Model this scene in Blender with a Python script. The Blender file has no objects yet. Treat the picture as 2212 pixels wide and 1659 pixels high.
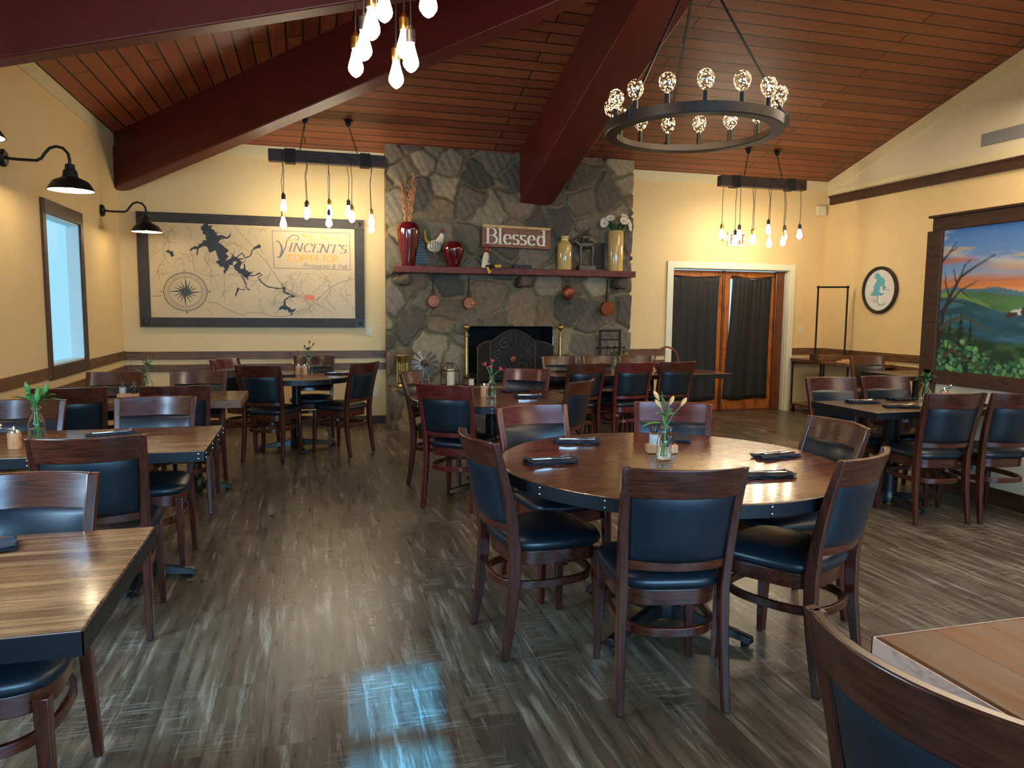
import bpy, bmesh, math, random
import numpy as np
from mathutils import Vector, Matrix
R_ = math.radians
PI = math.pi
scn = bpy.context.scene
COL = scn.collection
random.seed(7)

# ------------------------------------------------------------------ camera, world, light, exposure
cam_d = bpy.data.cameras.new('camera')
cam_d.sensor_width = 36.0
cam_d.lens = 1593.0 / 2212.0 * 36.0
cam_d.clip_start = 0.02
cam = bpy.data.objects.new('camera', cam_d)
COL.objects.link(cam)
CR = Matrix(((0.9640684, 0.01788608, -0.26505133), (-0.26549839, 0.09903173, -0.95901164), (0.00909553, 0.99492352, 0.10022209)))
cam.matrix_world = Matrix.Translation((0, 0, 1.45)) @ CR.to_4x4()
scn.camera = cam
world = bpy.data.worlds.new('world'); scn.world = world; world.use_nodes = True
wb = world.node_tree.nodes['Background']
wb.inputs[0].default_value = (0.35, 0.62, 0.95, 1); wb.inputs[1].default_value = 1.6
scn.view_settings.view_transform = 'Standard'; scn.view_settings.look = 'None'
scn.view_settings.gamma = 1.0; scn.view_settings.use_curve_mapping = False
scn.view_settings.exposure = 0.26

def lamp(name, kind, loc, energy, col, size=0.1, target=None, size_y=None, spot=None):
    d = bpy.data.lights.new(name, kind); d.energy = energy; d.color = col
    if kind == 'AREA':
        d.size = size
        if size_y: d.shape = 'RECTANGLE'; d.size_y = size_y
    elif kind in ('POINT', 'SPOT'): d.shadow_soft_size = size
    if spot: d.spot_size = R_(spot); d.spot_blend = 0.6
    o = bpy.data.objects.new(name, d); COL.objects.link(o); o.location = loc
    if target: o.rotation_euler = (Vector(target) - Vector(loc)).to_track_quat('-Z', 'Y').to_euler()
    return o
WARM = (1.0, 0.77, 0.50)
# sun through slots added in the unseen front wall to shape the floor patch
sun = lamp('sun', 'SUN', (0, -6, 5), 36.0, (0.06, 0.42, 1.0), target=(.1, -5, 5 - .466)); sun.data.angle = R_(0.6)
# daylight entering by the glazed front of the room, behind the camera
df = lamp('daylight_front', 'AREA', (1.4, -2.3, 1.9), 190, (0.30, 0.64, 1.0), 5.5, (1.2, 1.6, .0), 1.6); df.data.spread = R_(95)
lamp('daylight_left', 'AREA', (-1.98, 2.4, 1.45), 85, (0.42, 0.70, 1.0), 0.9, (3, 2.45, .3), 1.1)
# warm fill lamps added near the ceiling, standing in for assumed unseen pendants
lamp('warm_fill_front', 'AREA', (4.8, 0.6, 3.1), 60, WARM, 2.4, (4.8, .8, 0), 2.0)
lamp('warm_fill_middle', 'AREA', (3.9, 3.2, 3.4), 50, WARM, 2.4, (3.9, 3.4, 0), 2.0)
lamp('warm_fill_right', 'AREA', (6.0, 5.0, 3.6), 80, (1.0, 0.82, 0.60), 2.0, (6.0, 5.4, 0), 2.0)

# ------------------------------------------------------------------ materials
MATS = {}
def srgb(r, g, b):
    f = lambda c: (c / 12.92 if c <= 0.04045 else ((c + 0.055) / 1.055) ** 2.4)
    return (f(r / 255), f(g / 255), f(b / 255), 1)
class NT:
    def __init__(s, name):
        m = bpy.data.materials.new(name); m.use_nodes = True; s.m = m; s.t = m.node_tree
        s.b = s.t.nodes['Principled BSDF']; s.out = s.t.nodes['Material Output']; MATS[name] = m
    def n(s, typ, **kw):
        x = s.t.nodes.new(typ)
        for k, v in kw.items(): setattr(x, k, v)
        return x
    def l(s, a, b): s.t.links.new(a, b)
    def coord(s, kind='Object', scale=(1, 1, 1), rot=(0, 0, 0)):
        tc = s.n('ShaderNodeTexCoord'); mp = s.n('ShaderNodeMapping')
        mp.inputs['Scale'].default_value = scale; mp.inputs['Rotation'].default_value = rot
        s.l(tc.outputs[kind], mp.inputs[0]); return mp.outputs[0]
    def noise(s, co, scale, detail=4, rough=.55):
        x = s.n('ShaderNodeTexNoise'); x.inputs['Scale'].default_value = scale
        x.inputs['Detail'].default_value = detail; x.inputs['Roughness'].default_value = rough
        s.l(co, x.inputs['Vector']); return x.outputs[0]
    def ramp(s, fac, stops):
        r = s.n('ShaderNodeValToRGB'); e = r.color_ramp.elements
        e[0].position, e[0].color = stops[0][0], stops[0][1]; e[1].position, e[1].color = stops[-1][0], stops[-1][1]
        for p, c in stops[1:-1]:
            q = e.new(p); q.color = c
        s.l(fac, r.inputs[0]); return r.outputs[0]
    def mix(s, a, b, fac, mode='MIX'):
        x = s.n('ShaderNodeMix', data_type='RGBA', blend_type=mode)
        for sock, v in ((x.inputs[6], a), (x.inputs[7], b), (x.inputs[0], fac)):
            if hasattr(v, 'links'): s.l(v, sock)
            else: sock.default_value = v
        return x.outputs[2]
    def bump(s, h, strength=.3, dist=.01):
        x = s.n('ShaderNodeBump'); x.inputs['Strength'].default_value = strength; x.inputs['Distance'].default_value = dist
        s.l(h, x.inputs['Height']); s.l(x.outputs[0], s.b.inputs['Normal'])
    def set(s, **kw):
        for k, v in kw.items():
            k = k.replace('_', ' ')
            if hasattr(v, 'links'): s.l(v, s.b.inputs[k])
            else: s.b.inputs[k].default_value = v
        return s.m
def plain(name, col, rough=.5, metal=0., coat=0., var=.12, nscale=14, spec=.5):
    m = NT(name); co = m.coord(); nz = m.noise(co, nscale)
    c2 = tuple(min(1, c * (1 - var)) for c in col[:3]) + (1,); c1 = tuple(min(1, c * (1 + var)) for c in col[:3]) + (1,)
    cc = m.ramp(nz, [(.3, c2), (.7, c1)])
    return m.set(Base_Color=cc, Roughness=rough, Metallic=metal, Coat_Weight=coat, Specular_IOR_Level=spec)
def grainwood(name, c1, c2, scale=(3, 3, 40), rough=.35, coat=0., c3=None, dist=2.5):
    m = NT(name); co = m.coord(scale=scale)
    a = m.n('ShaderNodeTexNoise'); a.inputs['Scale'].default_value = 1.6; a.inputs['Detail'].default_value = 6; a.inputs['Distortion'].default_value = dist
    m.l(co, a.inputs['Vector'])
    st = [(.32, c2), (.5, c1), (.68, c3 or c1)]
    cc = m.ramp(a.outputs[0], st); m.bump(a.outputs[0], .06, .003)
    return m.set(Base_Color=cc, Roughness=rough, Coat_Weight=coat, Coat_Roughness=.15)
def planks(name, c1, c2, gap, pw, pl, along='x', rough=.3, grain=(2, 26, 2), gmix=.5, dark=(.02, .01, .01, 1), light=None, gapw=.004, coat=0., spread=None, gscale=3.0, bump=.25, spec=.5, dist=.8):
    m = NT(name)
    co = m.coord(rot=(0, 0, 0 if along == 'x' else PI / 2))
    br = m.n('ShaderNodeTexBrick'); br.offset = .37; br.offset_frequency = 2
    br.inputs['Scale'].default_value = 1; br.inputs['Brick Width'].default_value = pl; br.inputs['Row Height'].default_value = pw
    br.inputs['Mortar Size'].default_value = gapw; br.inputs['Mortar Smooth'].default_value = .3
    br.inputs['Color1'].default_value = (0, 0, 0, 1); br.inputs['Color2'].default_value = (1, 1, 1, 1); br.inputs['Mortar'].default_value = (.5, .5, .5, 1)
    m.l(co, br.inputs['Vector'])
    st = spread or [(0, c2), (1, c1)]
    base = m.ramp(br.outputs['Color'], st)
    # grain coordinates shifted plank by plank
    mp = m.n('ShaderNodeMapping'); mp.inputs['Scale'].default_value = grain; m.l(co, mp.inputs[0])
    ad = m.n('ShaderNodeVectorMath', operation='ADD'); m.l(mp.outputs[0], ad.inputs[0])
    sc = m.n('ShaderNodeVectorMath', operation='SCALE'); sc.inputs[3].default_value = 7.0; m.l(br.outputs['Color'], sc.inputs[0]); m.l(sc.outputs[0], ad.inputs[1])
    g = m.n('ShaderNodeTexNoise'); g.inputs['Scale'].default_value = gscale; g.inputs['Detail'].default_value = 7; g.inputs['Roughness'].default_value = .65; g.inputs['Distortion'].default_value = dist
    m.l(ad.outputs[0], g.inputs['Vector'])
    gd = m.ramp(g.outputs[0], [(.38, (1, 1, 1, 1)), (.62, (0, 0, 0, 1))])
    gm = m.n('ShaderNodeMath', operation='MULTIPLY'); gm.inputs[1].default_value = gmix; m.l(gd, gm.inputs[0])
    c = m.mix(base, dark, gm.outputs[0])
    if light:
        sw = m.n('ShaderNodeMapping'); sw.inputs['Scale'].default_value = (34, 2.2, 2); m.l(co, sw.inputs[0]); swn = m.noise(sw.outputs[0], 2.6, 3, .6); swb = m.noise(co, 1.7, 3, .6)
        c = m.mix(c, tuple(q * .55 for q in light[:3]) + (1,), m.mix((0, 0, 0, 1), m.ramp(swn, [(.52, (0, 0, 0, 1)), (.62, (.6, .6, .6, 1))]), m.ramp(swb, [(.48, (0, 0, 0, 1)), (.6, (1, 1, 1, 1))])))
        g2 = m.n('ShaderNodeTexNoise'); g2.inputs['Scale'].default_value = gscale * .8; g2.inputs['Detail'].default_value = 8; g2.inputs['Roughness'].default_value = .75; g2.inputs['Distortion'].default_value = dist * 1.3
        ad2 = m.n('ShaderNodeVectorMath', operation='ADD'); ad2.inputs[1].default_value = (31, 17, 5); m.l(ad.outputs[0], ad2.inputs[0]); m.l(ad2.outputs[0], g2.inputs['Vector'])
        lm = m.ramp(g2.outputs[0], [(.53, (0, 0, 0, 1)), (.68, (.62, .62, .62, 1))])
        c = m.mix(c, light, lm)
    c = m.mix(c, gap, br.outputs['Fac'])
    rr = m.ramp(g.outputs[0], [(.3, (rough * .8,) * 3 + (1,)), (.7, (rough * 1.25,) * 3 + (1,))])
    inv = m.n('ShaderNodeMath', operation='MULTIPLY_ADD'); inv.inputs[1].default_value = -1.0; m.l(br.outputs['Fac'], inv.inputs[0]); m.l(g.outputs[0], inv.inputs[2])
    m.bump(inv.outputs[0], bump, .003)
    return m.set(Base_Color=c, Roughness=rr, Coat_Weight=coat, Coat_Roughness=.12, Specular_IOR_Level=spec)
def emis(name, col, st):
    m = NT(name); return m.set(Base_Color=(.0, .0, .0, 1), Emission_Color=col, Emission_Strength=st, Roughness=.6)
def glassm(name, col=(1, 1, 1, 1), rough=.02, ior=1.3):
    m = NT(name)
    return m.set(Base_Color=col, Roughness=rough, Transmission_Weight=1.0, IOR=ior)

M_wall = plain('cream_wall_paint', srgb(232, 202, 146), .75, var=.025, nscale=3)
M_wallw = plain('pale_gable_paint', srgb(226, 212, 178), .75, var=.02, nscale=3)
M_crown = plain('pale_crown_paint', srgb(228, 214, 168), .6, var=.02)
M_doortrim = plain('white_door_paint', srgb(232, 226, 196), .5, var=.02)
M_floor = planks('weathered_floor_planks', srgb(112, 96, 80), srgb(74, 62, 52), srgb(80, 68, 58), .178, 1.22, 'y', .30,
                 dist=.18, grain=(1.0, 11, 2), gmix=.75, dark=srgb(54, 46, 39), gapw=.0014, light=srgb(184, 176, 158), spread=[(0, srgb(72, 64, 52)), (.3, srgb(106, 93, 74)), (.55, srgb(86, 73, 57)), (.8, srgb(118, 105, 84)), (1, srgb(94, 78, 61))], gscale=2.3, bump=.2)
RED1, RED2 = srgb(152, 86, 54), srgb(120, 60, 38)
M_ceil = planks('red_stained_ceiling_boards', RED1, RED2, srgb(34, 12, 8), .145, 3.6, 'x', .42, grain=(1.2, 14, 2), gmix=.38, dark=srgb(74, 28, 18), gapw=.009, gscale=1.6, bump=.3)
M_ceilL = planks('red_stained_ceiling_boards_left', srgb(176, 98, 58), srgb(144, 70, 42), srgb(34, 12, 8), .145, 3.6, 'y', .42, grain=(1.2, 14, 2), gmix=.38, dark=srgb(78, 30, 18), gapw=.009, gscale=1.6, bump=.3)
M_beam = plain('dark_red_beam_paint', srgb(92, 25, 14), .45, var=.12, nscale=5)
M_rail = grainwood('dark_stained_rail_wood', srgb(108, 72, 42), srgb(58, 36, 22), (1.4, 1.4, 16), .5, c3=srgb(126, 86, 52))
M_base = grainwood('dark_brown_baseboard', srgb(74, 46, 28), srgb(50, 30, 20), (1.2, 1.2, 14), .5)
M_frame = grainwood('dark_brown_frame_wood', srgb(78, 48, 30), srgb(50, 30, 20), (2, 2, 10), .5)
M_trimdk = grainwood('dark_picture_rail', srgb(70, 42, 26), srgb(48, 28, 18), (1.2, 1.2, 14), .5)
M_chair = grainwood('walnut_chair_wood', srgb(68, 28, 17), srgb(50, 19, 11), (26, 26, 2.5), .27, coat=.25, c3=srgb(82, 36, 22), dist=.8)
M_chairr = grainwood('walnut_rail_wood', srgb(70, 30, 18), srgb(48, 18, 10), (2.5, 9, 26), .27, coat=.25, c3=srgb(86, 38, 23), dist=1.6)
M_chair2 = grainwood('mahogany_chair_wood', srgb(86, 28, 24), srgb(68, 20, 18), (26, 26, 2.5), .26, coat=.35, c3=srgb(98, 36, 30), dist=.8)
M_chair2r = grainwood('mahogany_rail_wood', srgb(88, 28, 24), srgb(66, 19, 17), (2.5, 9, 26), .26, coat=.35, c3=srgb(102, 38, 31), dist=1.6)
M_vinyl = plain('black_vinyl', (.004, .010, .016, 1), .38, coat=.05, var=.05, spec=.5)
M_tabtop = planks('reclaimed_table_planks', srgb(150, 100, 60), srgb(96, 56, 34), srgb(40, 24, 16), .042, 1.9, 'x', .27, dist=.3, grain=(1.2, 24, 2), gmix=.7, dark=srgb(66, 38, 24), gapw=.0015,
                  spread=[(0, srgb(92, 54, 34)), (.3, srgb(150, 98, 60)), (.6, srgb(112, 74, 50)), (1, srgb(176, 124, 80))], coat=.3, bump=.05, gscale=2.4)
M_tabred = planks('dark_round_table_planks', srgb(116, 62, 34), srgb(72, 36, 22), srgb(34, 18, 12), .06, .8, 'x', .27, grain=(2, 24, 2), gmix=.5, dark=srgb(58, 28, 18), gapw=.0012,
                  spread=[(0, srgb(76, 38, 22)), (.4, srgb(116, 62, 34)), (1, srgb(104, 56, 34))], coat=.6, bump=.05, gscale=2.4)
M_tabgrey = planks('grey_brown_table_planks', srgb(104, 84, 66), srgb(74, 56, 44), srgb(34, 26, 20), .09, 1.2, 'x', .3, grain=(2, 26, 2), gmix=.45, dark=srgb(54, 40, 32), gapw=.0015, coat=.3, bump=.06)
M_taborange = planks('orange_oak_table_planks', srgb(146, 86, 38), srgb(112, 60, 26), srgb(50, 26, 12), .14, 1.6, 'y', .42, grain=(1.3, 9, 2), gmix=.8, dark=srgb(86, 42, 18), dist=.6, spread=[(0, srgb(118, 58, 16)), (.4, srgb(88, 42, 14)), (1, srgb(134, 70, 22))], gapw=.002, coat=.0, spec=.25, bump=.05, gscale=2.2)
M_tabedge = grainwood('pale_table_edge_wood', srgb(210, 164, 140), srgb(176, 124, 100), (4, 4, 12), .45)
M_browned = grainwood('brown_table_edge_wood', srgb(120, 84, 58), srgb(86, 56, 38), (4, 4, 12), .45)
M_band = plain('blackened_steel_band', (.008, .010, .013, 1), .42, .3, var=.3, nscale=9)
M_black = plain('black_metal', (.012, .012, .013, 1), .4, .4, var=.1)
M_iron = plain('cast_iron_black', (.010, .011, .012, 1), .3, .3, var=.2)
M_bronze = plain('dark_bronze', (.045, .032, .026, 1), .42, .55, var=.15)
M_silver = plain('brushed_steel', (.75, .76, .78, 1), .22, 1.0, var=.05)
M_brass = plain('aged_brass', srgb(176, 144, 84), .32, .9, var=.15)
M_brasssock = plain('brass_socket', srgb(206, 160, 84), .28, 1.0, var=.05)
M_copper = plain('aged_copper', srgb(126, 62, 36), .38, .65, var=.18, nscale=10)
M_galv = plain('galvanised_steel', srgb(150, 150, 148), .42, .7, var=.2)
M_napkin = plain('black_napkin_cloth', (.010, .012, .022, 1), .85, var=.2, nscale=60)
M_glass = glassm('clear_bottle_glass', (.97, 1, .98, 1), .02, 1.25)
M_water = glassm('vase_water', (.9, .96, .9, 1), .0, 1.2)
M_leaf = plain('leaf_green', srgb(84, 140, 72), .5, var=.25, nscale=30)
M_leafd = plain('dark_leaf_green', srgb(50, 92, 48), .5, var=.25, nscale=30)
M_pink = plain('coral_pink_petals', srgb(226, 84, 96), .55, var=.15, nscale=40)
M_orange = plain('orange_cream_petals', srgb(240, 178, 110), .55, var=.2, nscale=40)
M_bud = plain('dusky_red_buds', srgb(98, 50, 42), .55, var=.2, nscale=40)
M_white = plain('white_petals', srgb(240, 236, 214), .6, var=.04)
M_cap = plain('black_cap_plastic', (.012, .012, .014, 1), .35, var=.05)
M_salt = plain('white_salt', srgb(226, 226, 222), .6, var=.04)
M_pepper = plain('dark_peppercorn', srgb(60, 50, 44), .8, var=.4, nscale=200)
M_millwood = grainwood('tan_mill_wood', srgb(206, 146, 98), srgb(176, 112, 70), (16, 16, 5), .4)
M_lightwood = grainwood('light_cutting_board_wood', srgb(222, 178, 112), srgb(188, 138, 78), (3, 22, 3), .5)
M_doorwood = grainwood('orange_stained_door_wood', srgb(172, 98, 38), srgb(128, 66, 24), (3, 3, 1.2), .35, coat=.3)
M_doorwood2 = grainwood('dark_stained_jamb_wood', srgb(110, 58, 28), srgb(78, 38, 20), (3, 3, 1.2), .35, coat=.3)
M_curtain = plain('black_curtain_cloth', (.009, .0085, .0085, 1), .7, var=.1, nscale=50)
M_maroon = plain('maroon_glaze', srgb(88, 8, 18), .12, coat=1.0, var=.12, nscale=8)
M_yellow = plain('yellow_glaze', srgb(206, 172, 96), .2, coat=.7, var=.14, nscale=6)
M_twig = plain('tan_curly_twig', srgb(186, 132, 86), .7, var=.15)
M_mantel = grainwood('red_brown_mantel_wood', srgb(112, 48, 38), srgb(78, 28, 22), (2, 5, 5), .6)
M_fire = plain('sooty_black', (.006, .006, .006, 1), .9, var=.2)
M_screen = plain('dark_fire_screen_mesh', (.014, .012, .010, 1), .7, .3, var=.25, nscale=90)
M_pewter = plain('dull_pewter', srgb(92, 86, 78), .42, .6, var=.2)
M_board = plain('dark_stained_sign_frame', srgb(54, 47, 41), .6, var=.25, nscale=8)
M_parch = plain('parchment_map_board', srgb(206, 178, 128), .38, var=.06, nscale=2.5)
M_ink = plain('dark_map_ink', srgb(46, 46, 44), .5, var=.05)
M_ink2 = plain('thin_brown_road_ink', srgb(150, 122, 82), .5, var=.05)
M_gold = plain('shiny_copper_lettering', srgb(250, 160, 58), .35, .1, var=.05)
M_letter = plain('grey_brown_lettering', srgb(112, 98, 90), .4, .0, var=.05)
M_redmark = plain('coral_map_marker', srgb(236, 120, 84), .5, var=.05)
M_signwood = grainwood('brown_sign_wood', srgb(136, 82, 54), srgb(104, 58, 38), (3, 14, 14), .5, c3=srgb(150, 96, 66))
M_cream = plain('cream_lettering', srgb(244, 234, 206), .5, var=.03)
M_exitred = emis('exit_red', srgb(255, 60, 40), .9)
M_plate = plain('ivory_plastic', srgb(226, 214, 178), .45, var=.02)
M_grille = plain('grey_vent_metal', srgb(134, 134, 132), .5, var=.03)
M_teal = plain('teal_lake_paint', srgb(92, 172, 196), .5, var=.08)
M_white2 = plain('white_washed_board', srgb(224, 224, 220), .5, var=.05, nscale=8)
M_candle = plain('ivory_candle_wax', srgb(236, 222, 188), .5, var=.03)
M_basket = plain('woven_basket_brown', srgb(120, 62, 44), .7, var=.3, nscale=80)
M_rope = plain('dark_cord_wrap', srgb(52, 50, 42), .8, var=.3, nscale=60)
M_darkbar = grainwood('dark_charred_bar_wood', srgb(70, 52, 46), srgb(36, 26, 24), (2, 9, 9), .6)
M_bulb = emis('glowing_filament_bulb', (1, .86, .62, 1), 55)
M_shadein = plain('white_enamel', srgb(250, 246, 236), .4, var=.02)
M_sconce = emis('sconce_bulb', (1, .88, .66, 1), 30)
M_pane = emis('frosted_daylit_pane', (.30, .66, .86, 1), .9)
M_rooY = plain('rooster_yellow', srgb(228, 180, 60), .4, var=.1)
M_rooW = plain('rooster_cream', srgb(222, 208, 176), .4, var=.15)
M_rooR = plain('rooster_red', srgb(140, 34, 30), .4, var=.1)
M_rooB = plain('rooster_blue', srgb(70, 96, 120), .4, var=.2)
M_dkcloth = plain('dark_trousers_paint', srgb(36, 32, 34), .5, var=.1)
M_reveal = plain('white_window_reveal', srgb(224, 236, 238), .6, var=.02)
def seeds_bulb():
    m = NT('fairy_light_globe'); co = m.coord(scale=(1, 1, 1))
    v = m.n('ShaderNodeTexVoronoi'); v.inputs['Scale'].default_value = 62; m.l(co, v.inputs['Vector'])
    f = m.ramp(v.outputs['Distance'], [(.22, (1, 1, 1, 1)), (.30, (0, 0, 0, 1))])
    tr = m.n('ShaderNodeBsdfTransparent'); tr.inputs[0].default_value = (.93, .86, .78, 1)
    gl = m.n('ShaderNodeBsdfGlossy'); gl.inputs['Roughness'].default_value = .05
    mx = m.n('ShaderNodeMixShader'); mx.inputs[0].default_value = .12; m.l(tr.outputs[0], mx.inputs[1]); m.l(gl.outputs[0], mx.inputs[2])
    em = m.n('ShaderNodeEmission'); em.inputs[0].default_value = (1, .80, .42, 1); em.inputs[1].default_value = 7.0
    m2 = m.n('ShaderNodeMixShader'); m.l(f, m2.inputs[0]); m.l(mx.outputs[0], m2.inputs[1]); m.l(em.outputs[0], m2.inputs[2])
    m.l(m2.outputs[0], m.out.inputs[0]); return m.m
M_globe = seeds_bulb()
def vcol(name, rough, bump=0, bs=30, coat=0.):
    m = NT(name); a = m.n('ShaderNodeVertexColor'); a.layer_name = 'Col'; c = a.outputs[0]
    if bump:
        co = m.coord(); nz = m.noise(co, bs, 8, .7); m.bump(nz, bump, .02)
        g = m.ramp(nz, [(.25, (.62, .62, .62, 1)), (.7, (1.15, 1.12, 1.08, 1))]); c = m.mix(c, g, 1.0, 'MULTIPLY')
    return m.set(Base_Color=c, Roughness=rough, Coat_Weight=coat)
M_stone = vcol('fieldstone_and_mortar', .8, .6, 16)
M_mural = vcol('painted_mural_canvas', .55)

# ------------------------------------------------------------------ mesh helpers
class MB:
    def __init__(s): s.v = []; s.f = []
    def add(s, vs, fs, M=None):
        o = len(s.v)
        s.v += [tuple(M @ Vector(p)) for p in vs] if M is not None else [tuple(p) for p in vs]
        s.f += [tuple(i + o for i in f) for f in fs]; return s
    def box(s, x0, x1, y0, y1, z0, z1, M=None):
        return s.add([(x0, y0, z0), (x1, y0, z0), (x1, y1, z0), (x0, y1, z0), (x0, y0, z1), (x1, y0, z1), (x1, y1, z1), (x0, y1, z1)],
                     [(3, 2, 1, 0), (4, 5, 6, 7), (0, 1, 5, 4), (1, 2, 6, 5), (2, 3, 7, 6), (3, 0, 4, 7)], M)
    def loft(s, rings, M=None, cap=True, closed=False):
        n = len(rings[0]); vs = [p for r in rings for p in r]; fs = []
        k = len(rings)
        for i in range(k if closed else k - 1):
            a, b = i * n, ((i + 1) % k) * n
            for j in range(n): fs.append((a + j, a + (j + 1) % n, b + (j + 1) % n, b + j))
        if cap and not closed: fs += [tuple(range(n))[::-1], tuple(range((k - 1) * n, k * n))]
        return s.add(vs, fs, M)
    def tube(s, pts, r, n=8, M=None, closed=False, flat=None):
        P = [Vector(p) for p in pts]; rings = []; k = len(P)
        up = None
        for i, p in enumerate(P):
            a = P[(i - 1) % k] if (closed or i > 0) else p; b = P[(i + 1) % k] if (closed or i < k - 1) else p
            t = (b - a).normalized()
            if up is None: up = Vector((0, 0, 1)) if abs(t.z) < .9 else Vector((1, 0, 0))
            side = t.cross(up).normalized(); u2 = side.cross(t).normalized(); up = u2
            rr = r[i] if isinstance(r, (list, tuple)) else r
            rings.append([tuple(p + (side * math.cos(2 * PI * j / n) + u2 * math.sin(2 * PI * j / n) * (flat or 1)) * rr) for j in range(n)])
        return s.loft(rings, M, closed=closed)
    def bar(s, pts, w, h, M=None, closed=False):   # rectangular section swept level along pts; w across, h up
        P = [Vector(p) for p in pts]; k = len(P); rings = []
        for i, p in enumerate(P):
            a = P[(i - 1) % k] if (closed or i > 0) else p; b = P[(i + 1) % k] if (closed or i < k - 1) else p
            t = (b - a); t.z = 0; t.normalize(); sd = Vector((t.y, -t.x, 0)) * (w / 2); u = Vector((0, 0, h / 2))
            rings.append([tuple(p - sd - u), tuple(p + sd - u), tuple(p + sd + u), tuple(p - sd + u)])
        return s.loft(rings, M, closed=closed)
    def lathe(s, prof, n=24, M=None, c=(0, 0), cap=True):
        vs = []; fs = []; k = len(prof)
        for r, z in prof: vs += [(c[0] + r * math.cos(2 * PI * j / n), c[1] + r * math.sin(2 * PI * j / n), z) for j in range(n)]
        for i in range(k - 1):
            for j in range(n): fs.append((i * n + j, i * n + (j + 1) % n, (i + 1) * n + (j + 1) % n, (i + 1) * n + j))
        if cap and prof[0][0] > 1e-5: fs.append(tuple(range(n))[::-1])
        if cap and prof[-1][0] > 1e-5: fs.append(tuple(range((k - 1) * n, k * n)))
        return s.add(vs, fs, M)
    def prism(s, poly, z0, z1, M=None):
        n = len(poly); return s.loft([[(x, y, z0) for x, y in poly], [(x, y, z1) for x, y in poly]], M)
    def ball(s, c, r, n=12, M=None, sc=(1, 1, 1)):
        k = max(6, n // 2 + 1); vs = []; fs = []
        rings = []
        for i in range(1, k):
            a = PI * i / k
            rings.append([(c[0] + r * sc[0] * math.sin(a) * math.cos(2 * PI * j / n), c[1] + r * sc[1] * math.sin(a) * math.sin(2 * PI * j / n), c[2] - r * sc[2] * math.cos(a)) for j in range(n)])
        vs = [p for q in rings for p in q]; m = len(rings)
        for i in range(m - 1):
            for j in range(n): fs.append((i * n + j, i * n + (j + 1) % n, (i + 1) * n + (j + 1) % n, (i + 1) * n + j))
        vs += [(c[0], c[1], c[2] - r * sc[2]), (c[0], c[1], c[2] + r * sc[2])]
        for j in range(n): fs.append((m * n, (j + 1) % n, j)); fs.append((m * n + 1, (m - 1) * n + j, (m - 1) * n + (j + 1) % n))
        return s.add(vs, fs, M)
    def quad(s, a, b, c, d): return s.add([a, b, c, d], [(0, 1, 2, 3)])
    def build(s, name, mat, parent=None, ang=35, bevel=0, segs=2, origin=None):
        me = bpy.data.meshes.new(name)
        vs = s.v if origin is None else [(x - origin[0], y - origin[1], z - origin[2]) for x, y, z in s.v]
        me.from_pydata(vs, [], s.f)
        bm = bmesh.new(); bm.from_mesh(me); bmesh.ops.recalc_face_normals(bm, faces=bm.faces); bm.to_mesh(me); bm.free()
        me.materials.append(mat)
        o = bpy.data.objects.new(name, me); COL.objects.link(o)
        if origin is not None: o.location = origin
        if parent is not None: o.parent = parent
        if ang: me.polygons.foreach_set('use_smooth', [True] * len(me.polygons)); me.set_sharp_from_angle(angle=R_(ang))
        if bevel:
            b = o.modifiers.new('bevel', 'BEVEL'); b.width = bevel; b.segments = segs; b.limit_method = 'ANGLE'; b.angle_limit = R_(40)
        return o
def thing(name, label, cat, loc=(0, 0, 0), rz=0, group=None):
    o = bpy.data.objects.new(name, None); COL.objects.link(o); o.empty_display_size = .05
    o.location = loc; o.rotation_euler = (0, 0, rz); o['label'] = label; o['category'] = cat
    if group: o['group'] = group
    return o
def tag(o, label, cat, group=None):
    o['label'] = label; o['category'] = cat
    if group: o['group'] = group
    return o
def struct(o): o['kind'] = 'structure'; return o
def dup(root, loc, rz, label=None, group=None):
    r = root.copy(); COL.objects.link(r); r.location = loc; r.rotation_euler = (0, 0, rz)
    if label: r['label'] = label
    if group: r['group'] = group
    for ch in list(root.children):
        c = ch.copy(); COL.objects.link(c); c.parent = r
        for g in list(ch.children):
            d = g.copy(); COL.objects.link(d); d.parent = c
    return r
def box(name, mat, x0, x1, y0, y1, z0, z1, parent=None, bevel=0, org=False):
    og = ((x0 + x1) / 2, (y0 + y1) / 2, z0) if org else None
    return MB().box(x0, x1, y0, y1, z0, z1).build(name, mat, parent, bevel=bevel, origin=og)
def arc(cx, cy, rx, ry, a0, a1, n=10): return [(cx + rx * math.cos(R_(a0 + (a1 - a0) * i / n)), cy + ry * math.sin(R_(a0 + (a1 - a0) * i / n))) for i in range(n + 1)]
def superell(a, b, n, k, cx=0, cy=0, taper=0):
    out = []
    for i in range(k):
        t = 2 * PI * i / k; c, s_ = math.cos(t), math.sin(t)
        x = a * math.copysign(abs(c) ** (2 / n), c); y = b * math.copysign(abs(s_) ** (2 / n), s_)
        out.append((cx + x * (1 + taper * y / b), cy + y))
    return out

# ------------------------------------------------------------------ room shell
XL, XR, YB, YF, ZC = -2.05, 7.36, 9.388, -2.5, 3.345
SB, SL = .30, .27
XA, YA = 2.6, 5.2; ZA = ZC + SB * (YB - YA)
W = .12
struct(MB().box(XL - .2, XR + .2, YF - .2, YB + 1.0, -.06, 0).build('floor', M_floor, ang=0))
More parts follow.
